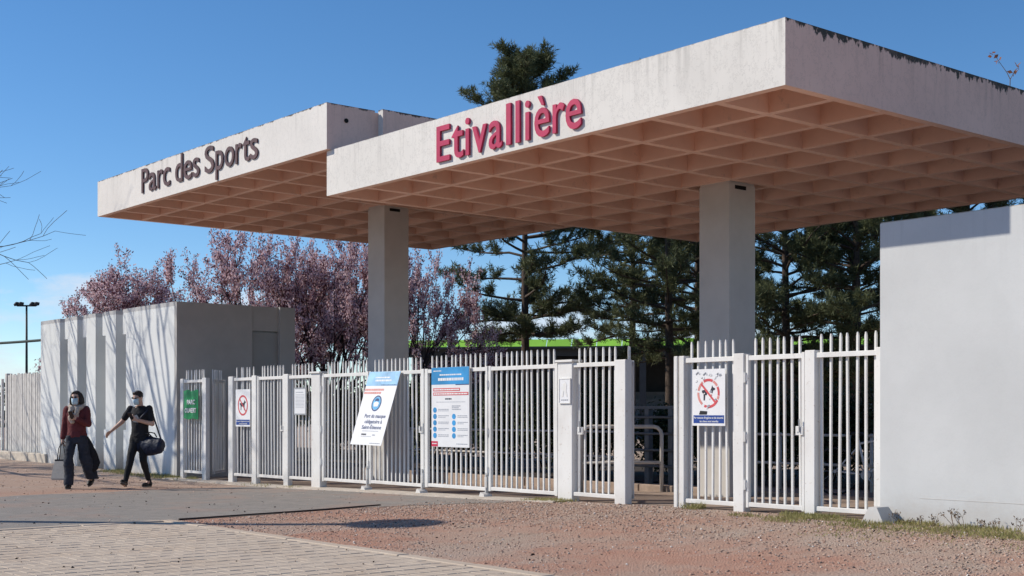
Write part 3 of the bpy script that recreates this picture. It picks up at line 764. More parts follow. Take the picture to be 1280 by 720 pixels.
for k, (x0, x1, lab) in enumerate(((-7.2, -.6, 'two-rail steel guard rail behind the vehicle gate, far half'), (1.6, 4.2, 'two-rail steel guard rail behind the vehicle gate, beside the turnstile'), (4.6, 9.0, 'two-rail steel guard rail behind the closed footgate'))):
    y = 16.4; T = thing('guard_rail', (x0, y, .06), lab, 'guard rail', 'guard rails inside the fence')
    n = max(2, round((x1 - x0) / 1.7))
    for i in range(n + 1): part('post', MB().tube([(i * (x1 - x0) / n, 0, -.1), (i * (x1 - x0) / n, 0, .93)], .026, 8), M['pale_tube'], T, True, True)
    for z in (.45, .9): part('rail', MB().tube([(-.05, -.03, z), (x1 - x0 + .05, -.03, z)], .02, 8), M['pale_tube'], T, True, True)
M['shade_ground'] = plain('dark_shade_ground', (.055, .042, .033), .95, .3, 12, bump=.6)  # dark colour stands in for shade on the ground inside the fence
grid_sheet('ground_shade_strip', fr(-24, 12, .8), fr(16.9, 23.5, .6), M['shade_ground'], .03)  # strip added to darken the shaded ground round the shrubs
mb = MB()
for i in range(11): mb.box(-7 + i * 1.4, -7 + i * 1.4 + 1.385, 14.75, 14.88, -.1, .17, 0, .012)
structure('inner_kerb', mb, M['forecourt'])
def bicycle(x, y, rz, label, col):
    T = thing('bicycle', (x, y, gz(x, y) + .004), label, 'bicycle', 'bicycles parked inside the fence'); T.rotation_euler.z = rz
    for cx in (-.52, .52):
        p = [(cx + .33 * math.cos(2 * math.pi * i / 20), 0, .345 + .33 * math.sin(2 * math.pi * i / 20)) for i in range(21)]
        W = part('wheel', MB().tube(p, .017, 6, False), M['black'], T, True, True)
        mb = MB().tube([(cx, -.03, .345), (cx, .03, .345)], .025, 8)
        for i in range(10): mb.tube([(cx, 0, .345), (cx + .32 * math.cos(i * .628), 0, .345 + .32 * math.sin(i * .628))], .0025, 3)
        part('spokes', mb, M['steel'], W, local=True)
    bb, se, hd, hu = (-.08, 0, .30), (-.20, 0, .82), (.36, 0, .62), (.33, 0, .84)
    part('frame', MB().tube([bb, se], .017).tube([bb, hd], .019).tube([(-.185, 0, .74), hu], .016).tube([(-.52, 0, .345), bb], .012).tube([(-.52, 0, .345), (-.18, 0, .72)], .011).tube([hu, hd, (.52, 0, .345)], .016), col, T, True, True)
    part('saddle', MB().ell((-.22, 0, .88), (.13, .065, .03)).tube([(-.20, 0, .80), (-.21, 0, .87)], .012), M['black'], T, True, True)
    part('handlebar', MB().tube([(.36, -.28, .98), (.40, -.2, 1.0), (.36, 0, .97), (.40, .2, 1.0), (.36, .28, .98)], .013).tube([(.33, 0, .84), (.36, 0, .97)], .013), M['steel'], T, True, True)
    part('crank', MB().tube([(-.08, -.05, .30), (-.08, .05, .30)], .07, 12).tube([(-.08, -.06, .30), (.03, -.06, .18)], .01).tube([(-.08, .06, .30), (-.19, .06, .42)], .01), M['steel'], T, local=True)
M['bike_white'] = plain('white_bicycle_paint', (.7, .7, .7), .35, .05); M['bike_grey'] = plain('silver_bicycle_paint', (.45, .46, .48), .3, .05, metal=.4)
bicycle(5.2, 15.55, R(20), 'white bicycle leaning by the guard rail behind the near fence panel', M['bike_white'])
bicycle(6.3, 15.75, R(14), 'silver bicycle parked beside the white bicycle inside the fence', M['bike_grey'])

# ------------------------------------------------------------------ far left: board fence, mast, cable
M['board'] = plain('weathered_white_board', (.56, .545, .52), .8, .16, 7, bump=.3)
T = thing('board_fence', (-20.4, 12.35, 0), 'weathered white close-board fence beyond the finned gatehouse', 'fence')
n = 24; x0, x1 = -20.75, -17.3; bw = (x1 - x0) / n
for i in range(n):
    x = x0 + i * bw; zt_ = 2.36 + random.uniform(-.012, .012) + .02 * (i % 2)
    part('board', MB().box(x + .016, x + bw - .016, 12.30 + random.uniform(-.006, .006), 12.33, .17, zt_, 0, .004), M['board'], T)
for z in (.4, 2.0): part('rail', MB().box(x0, x1, 12.331, 12.39, z, z + .08), M['board'], T)
part('post', MB().box(x0 - .16, x0 - .02, 12.27, 12.42, -.1, 2.4, 0, .01), M['board'], T)
T = thing('railing', (-22.5, 12.2, 0), 'white tube railing beyond the board fence at the far end', 'railing')
for i in range(4): part('post', MB().box(-23.6 + i * .85, -23.53 + i * .85, 12.2, 12.27, 0, 2.25), M['fence'], T)
for z in (.55, 1.95): part('rail', MB().box(-24, -20.95, 12.215, 12.255, z, z + .07), M['fence'], T)
mb = MB()
for i in range(7): mb.box(-26 + i * 1.3, -26 + i * 1.3 + 1.285, 11.95, 12.18, -.1, .26, 0, .015)
structure('low_kerb_wall', mb, M['kerb'])
T = thing('floodlight_mast', (-79.8, 33.4, 0), 'tall floodlight mast with four lamps on a crossbar', 'floodlight')
zt_ = 9.2
part('pole', MB().tube([(-79.8, 33.4, 0), (-79.8, 33.4, zt_)], [.11, .07], 10), M['black'], T, True)
part('crossbar', MB().tube([(-79.8 - .45, 33.4 - .54, zt_ - .05), (-79.8 + .45, 33.4 + .54, zt_ - .05)], .06, 6), M['black'], T)
for i, dx in enumerate((-.72, -.42, .42, .72)):
    cx, cy = -79.8 + dx * .64, 33.4 + dx * .77
    part('lamp', MB().prism([(-.13, -.12), (.16, -.05), (.2, .16), (-.05, .2), (-.2, .02)], 'x', -.12, .12).tube([(0, 0, -.1), (0, 0, .05)], .04, 6), M['black'], T, local=True).location = (cx + 79.8, cy - 33.4, zt_ + .03)
M['cable'] = plain('dark_green_cable', (.03, .045, .04), .7, .1)
pts = [(-38 + i * 1.0, 14.5 + i * .12, 3.62 + .0025 * (i - 12) ** 2 + .012 * i) for i in range(23)]
tag(part('overhead_cable', MB().tube(pts, .045, 6), M['cable'], None, True), 'thick dark overhead cable running behind the finned gatehouse', 'cable')

# ------------------------------------------------------------------ stadium stand far behind
M['lime'] = plain('lime_green_cladding', (.31, .62, .07), .5, .16, .5)
M['dark_steel'] = plain('dark_steel_roof', (.045, .048, .052), .7, .15, 2)
M['seat_grey'] = plain('grey_stand_concrete', (.20, .20, .20), .85, .15, 2)
ST = thing('stadium_stand', (-26.5, 46, 0), 'long low stadium stand with a lime green roof edge', 'stadium stand')
a, b = Vector((-36.2, 34.8)), Vector((-13.5, 55.6)); d = (b - a).normalized(); nn = Vector((-d.y, d.x))
def slab(mbx, s0, s1, t0, t1, z0, z1):
    q = [a + d * s0 + nn * t0, a + d * s1 + nn * t0, a + d * s1 + nn * t1, a + d * s0 + nn * t1]
    return mbx.add([(p.x, p.y, z0) for p in q] + [(p.x, p.y, z1) for p in q], [(0, 1, 2, 3), (4, 5, 6, 7), (0, 1, 5, 4), (1, 2, 6, 5), (2, 3, 7, 6), (3, 0, 4, 7)])
L = (b - a).length
part('roof', slab(MB(), 0, L, .1, 9, 4.30, 4.40), M['dark_steel'], ST)
npan = 26
for i in range(npan):                                # sloping lime panels along the roof edge
    s0, s1 = i * L / npan + .02, (i + 1) * L / npan - .02
    q = [a + d * s0 + nn * -.15, a + d * s1 + nn * -.15, a + d * s1 + nn * .40, a + d * s0 + nn * .40]; zz = (4.44, 4.44, 4.80, 4.80)
    part('roof_panel', MB().add([(p.x, p.y, z) for p, z in zip(q, zz)] + [(p.x, p.y, z - .05) for p, z in zip(q, zz)], [(0, 1, 2, 3), (4, 5, 6, 7), (0, 1, 5, 4), (1, 2, 6, 5), (2, 3, 7, 6), (3, 0, 4, 7)]), M['lime'], ST)
part('gutter', slab(MB(), 0, L, -.24, -.12, 4.34, 4.43), M['dark_steel'], ST)
part('roof_beam', slab(MB(), 0, L, .3, .6, 4.0, 4.42), M['dark_steel'], ST)
part('back_wall', slab(MB(), 0, L, 8.7, 9, 0, 4.42), M['dark_steel'], ST)
for i in range(8): part('column', slab(MB(), i * L / 7.3, i * L / 7.3 + .3, .3, .6, 0, 4.0), M['dark_steel'], ST)
for i in range(6): part('terrace_step', slab(MB(), 0, L, 2 + i, 8.7, .4 * i, .4 * i + .4), M['seat_grey'], ST)

# ------------------------------------------------------------------ vegetation
def leaf_quads(P, D, L, W, rng, fold=0.0):
    """rhombic leaves: P (n,3) bases, D (n,3) directions"""
    n = len(P); D = D / np.linalg.norm(D, axis=1, keepdims=True)
    q = rng.normal(size=(n, 3)); S = np.cross(D, q); S /= np.linalg.norm(S, axis=1, keepdims=True) + 1e-9
    L = np.asarray(L).reshape(-1, 1) * np.ones((n, 1)); W = np.asarray(W).reshape(-1, 1) * np.ones((n, 1))
    V = np.stack([P, P + D * L * .45 + S * W * .5, P + D * L, P + D * L * .45 - S * W * .5], 1).reshape(-1, 3)
    F = np.arange(n * 4).reshape(n, 4); return V, F
def grow(rng, start, direction, length, rad, depth, spread, kids, up=0.0, wob=.12, shrink=.68, out=None, ends=None, kink=4):
    """recursive limbs: list of (points, radii); ends collects the twig points"""
    d = np.array(direction, float); d /= np.linalg.norm(d); p = np.array(start, float); pts = [p.copy()]; rr = [rad]
    for i in range(kink):
        d = d + rng.normal(size=3) * wob + np.array((0, 0, up)); d /= np.linalg.norm(d)
        p = p + d * length / kink; pts.append(p.copy()); rr.append(rad * (1 - .42 * (i + 1) / kink))
    out.append((pts, rr))
    if depth == 0:
        ends.append((pts, d)); return
    for k in range(kids):
        t = 1 + int(rng.integers(max(1, kink // 2), kink + 1)) - 1 if k else kink
        q = rng.normal(size=3); q -= d * q.dot(d); q /= np.linalg.norm(q)
        nd = d * (1 - spread * .5) + q * spread * rng.uniform(.6, 1.2)
        grow(rng, pts[t], nd, length * shrink * rng.uniform(.8, 1.15), rr[t] * .72, depth - 1, spread, kids, up, wob, shrink, out, ends, kink)
def limbs_mesh(limbs, base, minr=.004, sides=6):
    mb = MB()
    for pts, rr in limbs:
        mb.tube([Vector(p) for p in pts], [max(minr, r) for r in rr], sides if rr[0] > .03 else 4, False)
    return mb

def plum_tree(x, y, h, wid, seed, label):
    rng = np.random.default_rng(seed)
    T = thing('plum_tree', (x, y, 0), label, 'tree', 'flowering plum trees behind the gatehouse')
    limbs, ends = [], []
    limbs.append(([np.array((0, 0, -.1)), np.array((.03, .02, .6)), np.array((0, .05, 1.3))], [.15, .12, .10]))
    for k in range(13):
        a = 2 * math.pi * k / 13 + rng.uniform(-.3, .3); tl = rng.uniform(.25, 1.15) * wid / 2.2
        grow(rng, (0, .05, .75 + .5 * rng.random()), (math.cos(a) * tl, math.sin(a) * tl, 1), (h - 1.3) * .47, .06, 3, .55, 3, .04, .10, .62, limbs, ends)
    part('trunk', limbs_mesh(limbs[:1], None), M['dark_bark'], T, True, True)
    part('branches', limbs_mesh(limbs[1:], None, .006), M['dark_bark'], T, True, True)
    P, D = [], []
    for pts, d in ends:
        pts = np.array(pts)
        for j in range(96):
            t = rng.uniform(0, len(pts) - 1.001); i = int(t); p = pts[i] + (pts[i + 1] - pts[i]) * (t - i)
            P.append(p + rng.normal(size=3) * .065); D.append(d * .35 + rng.normal(size=3) * .7)
    P, D = np.array(P), np.array(D); n = len(P)
    top = P[:, 2].max(); P[:, 2] *= 1.0
    sel = rng.random(n) < .62
    for nm, mt, s, L, W in (('blossom', 'blossom', sel, .068, .058), ('leaves', 'plum_leaf', ~sel, .080, .040)):
        V, F = leaf_quads(P[s], D[s], L * rng.uniform(.7, 1.3, s.sum()), W * rng.uniform(.7, 1.3, s.sum()), rng)
        link(nm, fast_mesh(nm, V, F, M[mt]), T)
    # scale whole tree to the wanted height
    k = h / top; rad = np.percentile(np.hypot(P[:, 0], P[:, 1]), 93); T.scale = (wid / rad, wid / rad, k)
    return T
plum_tree(-20.5, 15.6, 6.15, 2.75, 3, 'round flowering plum tree rising behind the far end of the finned gatehouse')
plum_tree(-16.1, 17.6, 6.5, 2.7, 5, 'tall flowering plum tree behind the near corner of the finned gatehouse')
plum_tree(-14.7, 18.9, 6.35, 2.4, 9, 'flowering plum tree between the gatehouse and the far pillar')
plum_tree(-12.9, 20.3, 5.95, 2.15, 12, 'flowering plum tree showing on both sides of the far pillar')
plum_tree(-17.6, 20.6, 6.1, 2.6, 15, 'flowering plum tree standing behind the row of others')

def pine(x, y, h, seed, label, base=.26, wid=2.7, top=True, dens=1.25, lean=(0, 0)):
    rng = np.random.default_rng(seed)
    T = thing('pine_tree', (x, y, 0), label, 'tree', 'dark pines behind the canopies')
    tp = []
    for i in range(9):
        t = i / 8; tp.append((lean[0] * t + .08 * math.sin(3 * t + seed), lean[1] * t + .06 * math.cos(4 * t + seed), -.1 + (h - .2) * t))
    part('trunk', MB().tube(tp, [lerp(.17, .03, (i / 8) ** .8) for i in range(9)], 8, False), M['bark'], T, True, True)
    at = lambda z: np.array([np.interp(z, [p[2] for p in tp], [p[k] for p in tp]) for k in range(3)])
    mb = MB(); P, D = [], []
    z = h * base; lvl = 0
    while z < h - .25:
        t = (z / h - base) / (1 - base)
        ln = wid * (1.0 - t) ** .42 * (.6 + .4 * min(1, t * 5)) + .28
        nb = int(rng.integers(4, 7))
        for k in range(nb):
            a = 2 * math.pi * (k + rng.random() * .7) / nb + lvl * 1.1
            l = ln * rng.uniform(.6, 1.15); up = lerp(-.05, .75, t) + rng.uniform(-.08, .12)
            p0 = at(z + rng.uniform(-.15, .15)); d = np.array((math.cos(a), math.sin(a), up)); pts = [p0]
            for j in range(5):
                d = d + rng.normal(size=3) * .09 + np.array((0, 0, .05 if j > 1 else -.02)); d /= np.linalg.norm(d)
                pts.append(pts[-1] + d * l / 5)
            mb.tube([Vector(p) for p in pts], [lerp(.045, .010, j / 5) * (1 - .5 * t) + .004 for j in range(6)], 5, False)
            for j in range(2, 6):                 # side twigs carry the tufts
                ns = int(3 * dens + rng.random()) if j < 5 else 4
                for s in range(ns):
                    q = rng.normal(size=3); q[2] = abs(q[2]) * .5 + .1; q /= np.linalg.norm(q)
                    tl = rng.uniform(.15, .55) * (1 - .45 * t); e = pts[j] + (d * .55 + q) * tl * .8
                    if rng.random() < .7: mb.tube([Vector(pts[j]), Vector(e)], [.010, .006], 3, False)
                    m = int(rng.integers(3, 5))
                    for g in range(m):
                        P.append(pts[j] + (e - pts[j]) * (g + 1) / m + rng.normal(size=3) * .05); D.append((e - pts[j]) / (np.linalg.norm(e - pts[j]) + 1e-6) + np.array((0, 0, .55)))
        z += lerp(.62, .34, t) * rng.uniform(.8, 1.2); lvl += 1
    for k in range(8): P.append(at(h - .2) + rng.normal(size=3) * .1 + np.array((0, 0, .05 * k))); D.append(np.array((0, 0, 1.0)) + rng.normal(size=3) * .2)
    part('branches', mb, M['bark'], T, True, True)
    P, D = np.array(P), np.array(D); n = len(P); nn_ = 24
    D /= np.linalg.norm(D, axis=1, keepdims=True)
    PP = np.repeat(P, nn_, 0) + np.repeat(D, nn_, 0) * rng.uniform(-.10, .12, (n * nn_, 1)); DD = np.repeat(D, nn_, 0) * .8 + rng.normal(size=(n * nn_, 3)) * .62
    V, F = leaf_quads(PP, DD, rng.uniform(.11, .21, n * nn_), rng.uniform(.015, .026, n * nn_), rng)
    link('needles', fast_mesh('needles', V, F, M['needle']), T)
    return T
pine(-12.95, 24.6, 11.55, 2, 'tallest pine, its tip showing above the crimson lettering', .31, 2.75, True, 1.6)
pine(-8.9, 26.3, 10.2, 7, 'pine with a bare dark trunk beside the near pillar', .31, 3.0)
pine(-15.0, 31.0, 10.8, 11, 'pine standing behind the tallest pine', .36, 2.9)
pine(-5.6, 27.2, 9.6, 19, 'pine whose trunk shows above the closed footgate', .24, 2.8)
pine(-7.9, 33.5, 10.2, 23, 'pine in the second row behind the plain white wall', .16, 3.2)
pine(-2.6, 31.0, 8.3, 29, 'pine rising behind the plain white gatehouse wall', .2, 3.0)
pine(-3.9, 27.9, 8.8, 31, 'slim pine close beside another trunk behind the footgate', .26, 2.4)
pine(-11.4, 30.2, 9.6, 37, 'bushy pine between the two dark trunks', .34, 2.8)
pine(1.8, 33.0, 7.4, 41, 'pine at the far edge of the plain white gatehouse wall', .2, 3.0)

def shrub(x, y, h, w, seed, label, mat='shrub', n=4200, group='dark shrubs inside the fence', L=.11):
    rng = np.random.default_rng(seed); T = thing('shrub', (x, y, 0), label, 'shrub', group)
    limbs, ends = [], []
    for k in range(6):
        a = rng.uniform(0, 6.28); tl = rng.uniform(.2, .9) * w / h
        grow(rng, (rng.normal() * .1, rng.normal() * .1, -.05), (math.cos(a) * tl, math.sin(a) * tl, 1), h * .5, .03, 2, .6, 3, .03, .12, .6, limbs, ends)
    part('stems', limbs_mesh(limbs, None, .005), M['dark_bark'], T, True, True)
    u = rng.normal(size=(n, 3)); u /= np.linalg.norm(u, axis=1, keepdims=True); r = rng.random((n, 1)) ** .45
    P = u * r * np.array((w, w, h * .5)) + np.array((0, 0, h * .5))
    # clump: pull leaves towards a few centres
    ce = P[rng.integers(0, n, 34)]; idx = rng.integers(0, 34, n); P = P * .45 + ce[idx] * .55 + rng.normal(size=(n, 3)) * .10
    P[:, 2] = np.clip(P[:, 2], .05, None)
    V, F = leaf_quads(P, rng.normal(size=(n, 3)) + np.array((0, 0, .3)), L * rng.uniform(.7, 1.3, n), L * .5 * rng.uniform(.7, 1.3, n), rng)
    link('leaves', fast_mesh('leaves', V, F, M[mat]), T); return T
row = [(-8.6, 18.9, 2.2, 1.15), (-6.9, 18.7, 2.0, 1.1), (-5.2, 18.8, 2.15, 1.1), (-3.7, 18.6, 2.1, 1.0), (.6, 18.7, 1.9, 1.0), (2.1, 18.6, 2.1, 1.1), (3.7, 18.8, 2.2, 1.1), (5.4, 18.6, 2.1, 1.15), (7.1, 18.8, 2.3, 1.2), (8.9, 18.7, 2.2, 1.2), (-2.1, 19.3, 1.75, 1.1), (-.6, 19.2, 1.6, 1.0), (-10.6, 19.3, 2.3, 1.2), (-12.4, 19.9, 2.2, 1.2), (-14.2, 20.3, 2.3, 1.2), (-16.0, 20.9, 2.2, 1.2), (-17.9, 21.3, 2.3, 1.2)]
for i, (x, y, h, w) in enumerate(row):
    shrub(x, y, h, w, 60 + i, 'rounded dark evergreen shrub in the hedge row inside the fence', n=7500, L=.10)
shrub(3.4, 25.5, 5.6, 2.0, 91, 'russet-leaved shrub behind the top of the plain white wall', 'red_shrub', 3600, None, .12)

# far-off wood that closes the view beyond the far fence
rng = np.random.default_rng(5); PP = []
for i in range(150):
    t = i / 149; cx, cy = lerp(-118, -60, t ** 2) + rng.uniform(-5, 5), lerp(-60, 120, t) + rng.uniform(-3, 3); hh = rng.uniform(2.6, 4.4)
    u = rng.normal(size=(150, 3)); u /= np.linalg.norm(u, axis=1, keepdims=True)
    PP.append(u * rng.random((150, 1)) ** .4 * np.array((2.6, 2.6, hh * .5)) + np.array((cx, cy, hh * .5)))
PP = np.concatenate(PP); V, F = leaf_quads(PP, rng.normal(size=PP.shape), rng.uniform(.4, .8, len(PP)), rng.uniform(.3, .5, len(PP)), rng)
tag(link('distant_wood', fast_mesh('distant_wood', V, F, M['shrub'])), 'low dark line of far-off trees beyond the far fence', 'woodland', None, 'stuff')

# bare street trees off to the left, their twigs reach into view and shade the gatehouse
def bare_tree(x, y, h, seed, label, sx=1.0, turn=0):
    rng = np.random.default_rng(seed); T = thing('bare_tree', (x, y, gz(x, y)), label, 'tree', 'bare street trees')
    limbs, ends = [], []
    trunk = [np.array((.10 * math.sin(i * .9), .08 * math.cos(i * 1.3), -.1 + i * h * .085)) for i in range(9)]
    limbs.append((trunk, [lerp(.19, .10, i / 8) for i in range(9)]))
    part('trunk', limbs_mesh(limbs, None, sides=9), M['grey_bark'], T, True, True)
    limbs = []
    for k in range(22):
        i = 4 + k * 4 // 21; a = k * 2.4 + turn; t = k / 21
        grow(rng, trunk[min(8, i)], (math.cos(a) * sx, math.sin(a), lerp(.16, 1.5, t)), h * lerp(.27, .20, t), lerp(.060, .05, t), 3, .5, 3, .02, .09, .62, limbs, ends)
    part('branches', limbs_mesh(limbs, None, .0055), M['grey_bark'], T, True, True)
    return T
bare_tree(-16.3, 5.9, 11.5, 17, 'bare street tree whose twigs reach in beside the gatehouse', 1.0, .9)
bare_tree(-21.6, 4.6, 11.0, 44, 'bare street tree farther along the road from the gatehouse', 1.0, 2.2)

# street lamp beyond the left edge: its shadow crosses the driveway
LX, LY = -2.60, 2.55
T = thing('street_lamp', (LX, LY, 0), 'tall grey street lamp at the roadside casting a long thin shadow', 'street lamp')
part('pole', MB().tube([(LX, LY, -.1), (LX, LY, 6.0)], [.14, .12], 10), M['steel'], T, True)
part('lamp_head', MB().ell((LX, LY, 6.1), (.52, .52, .26), 18, 10), M['steel'], T, True)

# ------------------------------------------------------------------ loose stones, litter, grass, weeds
rng = np.random.default_rng(77)
def gzv(X, Y): return np.array([gz(a, b) for a, b in zip(X, Y)])
n = 60000
X = rng.uniform(1.4, 13, n); Y = rng.uniform(6.85, 12.0, n)
den = np.array([.22 + .55 * sstep(8.2, 11.2, b) + .35 * (1 - sstep(2.5, 6.5, a)) + .45 * mnoise.noise(Vector((a * .9, b * 1.3, 4))) for a, b in zip(X, Y)])
keep = (rng.random(n) < den) & ~((X > 7.85) & (Y > 11.8)); X, Y = X[keep], Y[keep]
n2 = 2600; X = np.concatenate([X, rng.uniform(-14, 1.3, n2)]); Y = np.concatenate([Y, rng.uniform(4, 11.5, n2)])
n = len(X); S = .0045 + .0115 * rng.random(n) ** 3.5; Zg = gzv(X, Y)
octv = np.array([(1, 0, 0), (0, 1, 0), (-1, 0, 0), (0, -1, 0), (0, 0, 1), (0, 0, -1)], float); octf = np.array([(0, 1, 4), (1, 2, 4), (2, 3, 4), (3, 0, 4), (1, 0, 5), (2, 1, 5), (3, 2, 5), (0, 3, 5)])
ang = rng.uniform(0, 6.28, n); ca, sa = np.cos(ang), np.sin(ang)
Q = octv[None] * (S[:, None] * rng.uniform(.7, 1.3, (n, 3)))[:, None, :] * np.array((1.2, .9, .65)) + rng.normal(size=(n, 6, 3)) * (S * .12)[:, None, None]
V = np.stack([Q[..., 0] * ca[:, None] - Q[..., 1] * sa[:, None] + X[:, None], Q[..., 0] * sa[:, None] + Q[..., 1] * ca[:, None] + Y[:, None], Q[..., 2] + (Zg + S * .25)[:, None]], -1).reshape(-1, 3)
F = (octf[None] + (np.arange(n) * 6)[:, None, None]).reshape(-1, 3)
tag(link('gravel', fast_mesh('gravel', V, F, M['stone'])), 'loose red and grey gravel scattered over the soil', 'gravel', None, 'stuff')
# fallen leaves and dirt crumbs
n = 620
X = rng.uniform(-14, 12.5, n); Y = rng.uniform(3.5, 11.7, n); Zg = gzv(X, Y) + np.where((X > PX0) & (Y < PY1), .010, .006)
a = rng.uniform(0, 6.28, n); D = np.stack([np.cos(a), np.sin(a), rng.uniform(.0, .35, n)], 1)
V, F = leaf_quads(np.stack([X, Y, Zg], 1), D, rng.uniform(.015, .045, n), rng.uniform(.01, .028, n), rng)
tag(link('fallen_leaves', fast_mesh('fallen_leaves', V, F, M['dirt_dark'])), 'dark fallen leaves and crumbs of dirt on the ground', 'leaf litter', None, 'stuff')
# thin grass along the foot of walls and posts
def grass_band(spec):
    Ps = []
    for (x0, x1, y0, y1, cnt, hh) in spec:
        X = rng.uniform(x0, x1, cnt); Y = y1 - (y1 - y0) * rng.random(cnt) ** 1.6
        cl = np.array([mnoise.noise(Vector((a * 1.9, b * 3.1, 1.7))) for a, b in zip(X, Y)])
        k = cl > -.12; Ps.append(np.stack([X[k], Y[k], gzv(X[k], Y[k]), np.full(k.sum(), hh)], 1))
    A = np.concatenate(Ps); n = len(A)
    D = np.stack([rng.normal(size=n) * .5, rng.normal(size=n) * .5, np.ones(n)], 1)
    V, F = leaf_quads(A[:, :3], D, A[:, 3] * rng.uniform(.35, 1.2, n), .009, rng)
    tag(link('grass', fast_mesh('grass', V, F, M['grass'])), 'thin yellow-green grass along the foot of the walls and fence', 'grass', None, 'stuff')
grass_band([(6.9, 13, 11.0, 11.85, 9000, .06), (8, 13, 10.2, 11.4, 3000, .035), (6.2, 7.9, 11.3, 11.95, 2600, .06), (4.9, 5.3, 11.75, 11.98, 500, .10), (2.2, 3.0, 11.6, 11.95, 700, .06), (-12.5, -8.4, 11.5, 12.0, 3000, .09), (-6, -4, 11.5, 11.9, 300, .06)])
def weed(x, y, h, seed):
    rr = np.random.default_rng(seed); T = thing('weed', (x, y, gz(x, y)), 'dry thin weed at the foot of the plain white wall', 'weed', 'dry weeds along the plain white wall')
    limbs, ends = [], []
    for k in range(3): grow(rr, (0, 0, -.01), (rr.normal() * .5, rr.normal() * .25 - .15, 1), h * .6, .0035, 1, .5, 2, 0, .15, .6, limbs, ends)
    part('stem', limbs_mesh(limbs, None, .0018), M['dry_stem'], T, True, True)
    P = np.array([e[0][-1] for e in ends] * 5); V, F = leaf_quads(P + rr.normal(size=P.shape) * .012, rr.normal(size=P.shape) + np.array((0, 0, .5)), .03, .012, rr)
    link('leaves', fast_mesh('leaves', V, F, M['dry_stem']), T)
for i, (x, h) in enumerate(((8.02, .14), (8.19, .16), (8.46, .10), (8.78, .22), (8.92, .2), (9.12, .12), (9.25, .12), (9.5, .15), (8.62, .12))): weed(x, 11.79 - .05 * (i % 3), h, 300 + i)
# wedge-shaped concrete block at the corner of the white wall
bx_, by_ = 7.98, 11.62; zz = gz(bx_, by_) - .02
tag(part('concrete_block', MB().add([(bx_ - .13, by_ - .1, zz), (bx_ + .17, by_ - .1, zz), (bx_ + .17, by_ + .2, zz), (bx_ - .13, by_ + .2, zz), (bx_ - .06, by_ - .05, zz + .19), (bx_ + .04, by_ - .05, zz + .19), (bx_ + .04, by_ + .16, zz + .19), (bx_ - .06, by_ + .16, zz + .19)],
    [(0, 1, 2, 3), (4, 5, 6, 7), (0, 1, 5, 4), (1, 2, 6, 5), (2, 3, 7, 6), (3, 0, 4, 7)]), M['wall_right']), 'small wedge-shaped concrete block at the corner of the plain white wall', 'concrete block')
# sapling that has rooted on the canopy roof
T = thing('sapling', (7.72, 14.75, 5.24), 'thin sapling with russet leaves growing on the canopy roof edge', 'plant')
limbs = [([np.array((0, 0, -.07)), np.array((0, .01, .12)), np.array((-.02, -.03, .2))], [.006, .005, .004]), ([np.array((-.02, -.03, .2)), np.array((-.08, -.1, .33)), np.array((-.12, -.14, .42))], [.004, .003, .002]), ([np.array((0, .01, .12)), np.array((.03, .06, .22)), np.array((.05, .1, .27))], [.004, .003, .002])]
part('stem', limbs_mesh(limbs, None, .003), M['dry_stem'], T, True, True)
P = np.array([(-.12, -.14, .42)] * 4 + [(-.1, -.12, .36)] * 4 + [(.05, .1, .27)] * 5 + [(.03, .06, .2)] * 4); rr = np.random.default_rng(3)
V, F = leaf_quads(P + rr.normal(size=P.shape) * .015, rr.normal(size=P.shape), .075, .045, rr); link('leaves', fast_mesh('leaves', V, F, M['red_shrub']), T)

# ------------------------------------------------------------------ people
M['skin'] = plain('skin', (.58, .365, .275), .55, .06, 20, .35)
M['hair'] = plain('dark_hair', (.022, .016, .014), .5, .3, 60, .4)
M['mask_blue'] = plain('pale_blue_face_mask', (.50, .66, .74), .8, .06, 20)
M['lens'] = plain('dark_lens', (.012, .012, .014), .15, .05, 5, .6)
M['maroon'] = plain('maroon_jacket', (.13, .030, .032), .85, .22, 9)
M['fur'] = plain('beige_fur_collar', (.50, .42, .35), .95, .3, 55)
M['denim'] = plain('dark_denim', (.030, .034, .046), .85, .3, 10)
M['tee'] = plain('black_t_shirt', (.018, .018, .021), .85, .2, 10)
M['tee_print'] = plain('grey_shirt_print', (.25, .26, .28), .85, .3, 20)
M['tights'] = plain('black_trousers', (.014, .014, .017), .8, .2, 10)
M['shoe'] = plain('black_shoe', (.018, .017, .017), .5, .2, 20)
M['sole'] = plain('pale_shoe_sole', (.12, .11, .10), .7, .1)
M['tote'] = plain('grey_canvas', (.42, .395, .355), .9, .1, 25)
M['navy_bag'] = plain('navy_nylon', (.012, .018, .040), .55, .25, 8)
M['phone'] = plain('phone_case', (.03, .03, .035), .25, .05)
def limb(mb, p0, p1, r0, r1, flat=1.0):
    p0, p1 = Vector(p0), Vector(p1); mb.tube([p0, p0.lerp(p1, .33), p0.lerp(p1, .66), p1], [r0, lerp(r0, r1, .28), lerp(r0, r1, .66), r1], 14)
    mb.ell(p0, (r0, r0, r0), 14, 8); mb.ell(p1, (r1, r1, r1), 14, 8)
def rings(mb, rows, seg=20):
    """closed loft of horizontal ellipses (x, y, z, rx, ry)"""
    vs = []; 
    for (x, y, z, rx, ry) in rows: vs += [(x + rx * math.cos(2 * math.pi * k / seg), y + ry * math.sin(2 * math.pi * k / seg), z) for k in range(seg)]
    n = len(rows)
    mb.add(vs, [(i * seg + k, i * seg + (k + 1) % seg, (i + 1) * seg + (k + 1) % seg, (i + 1) * seg + k) for i in range(n - 1) for k in range(seg)] + [tuple(range(seg - 1, -1, -1)), tuple((n - 1) * seg + k for k in range(seg))])
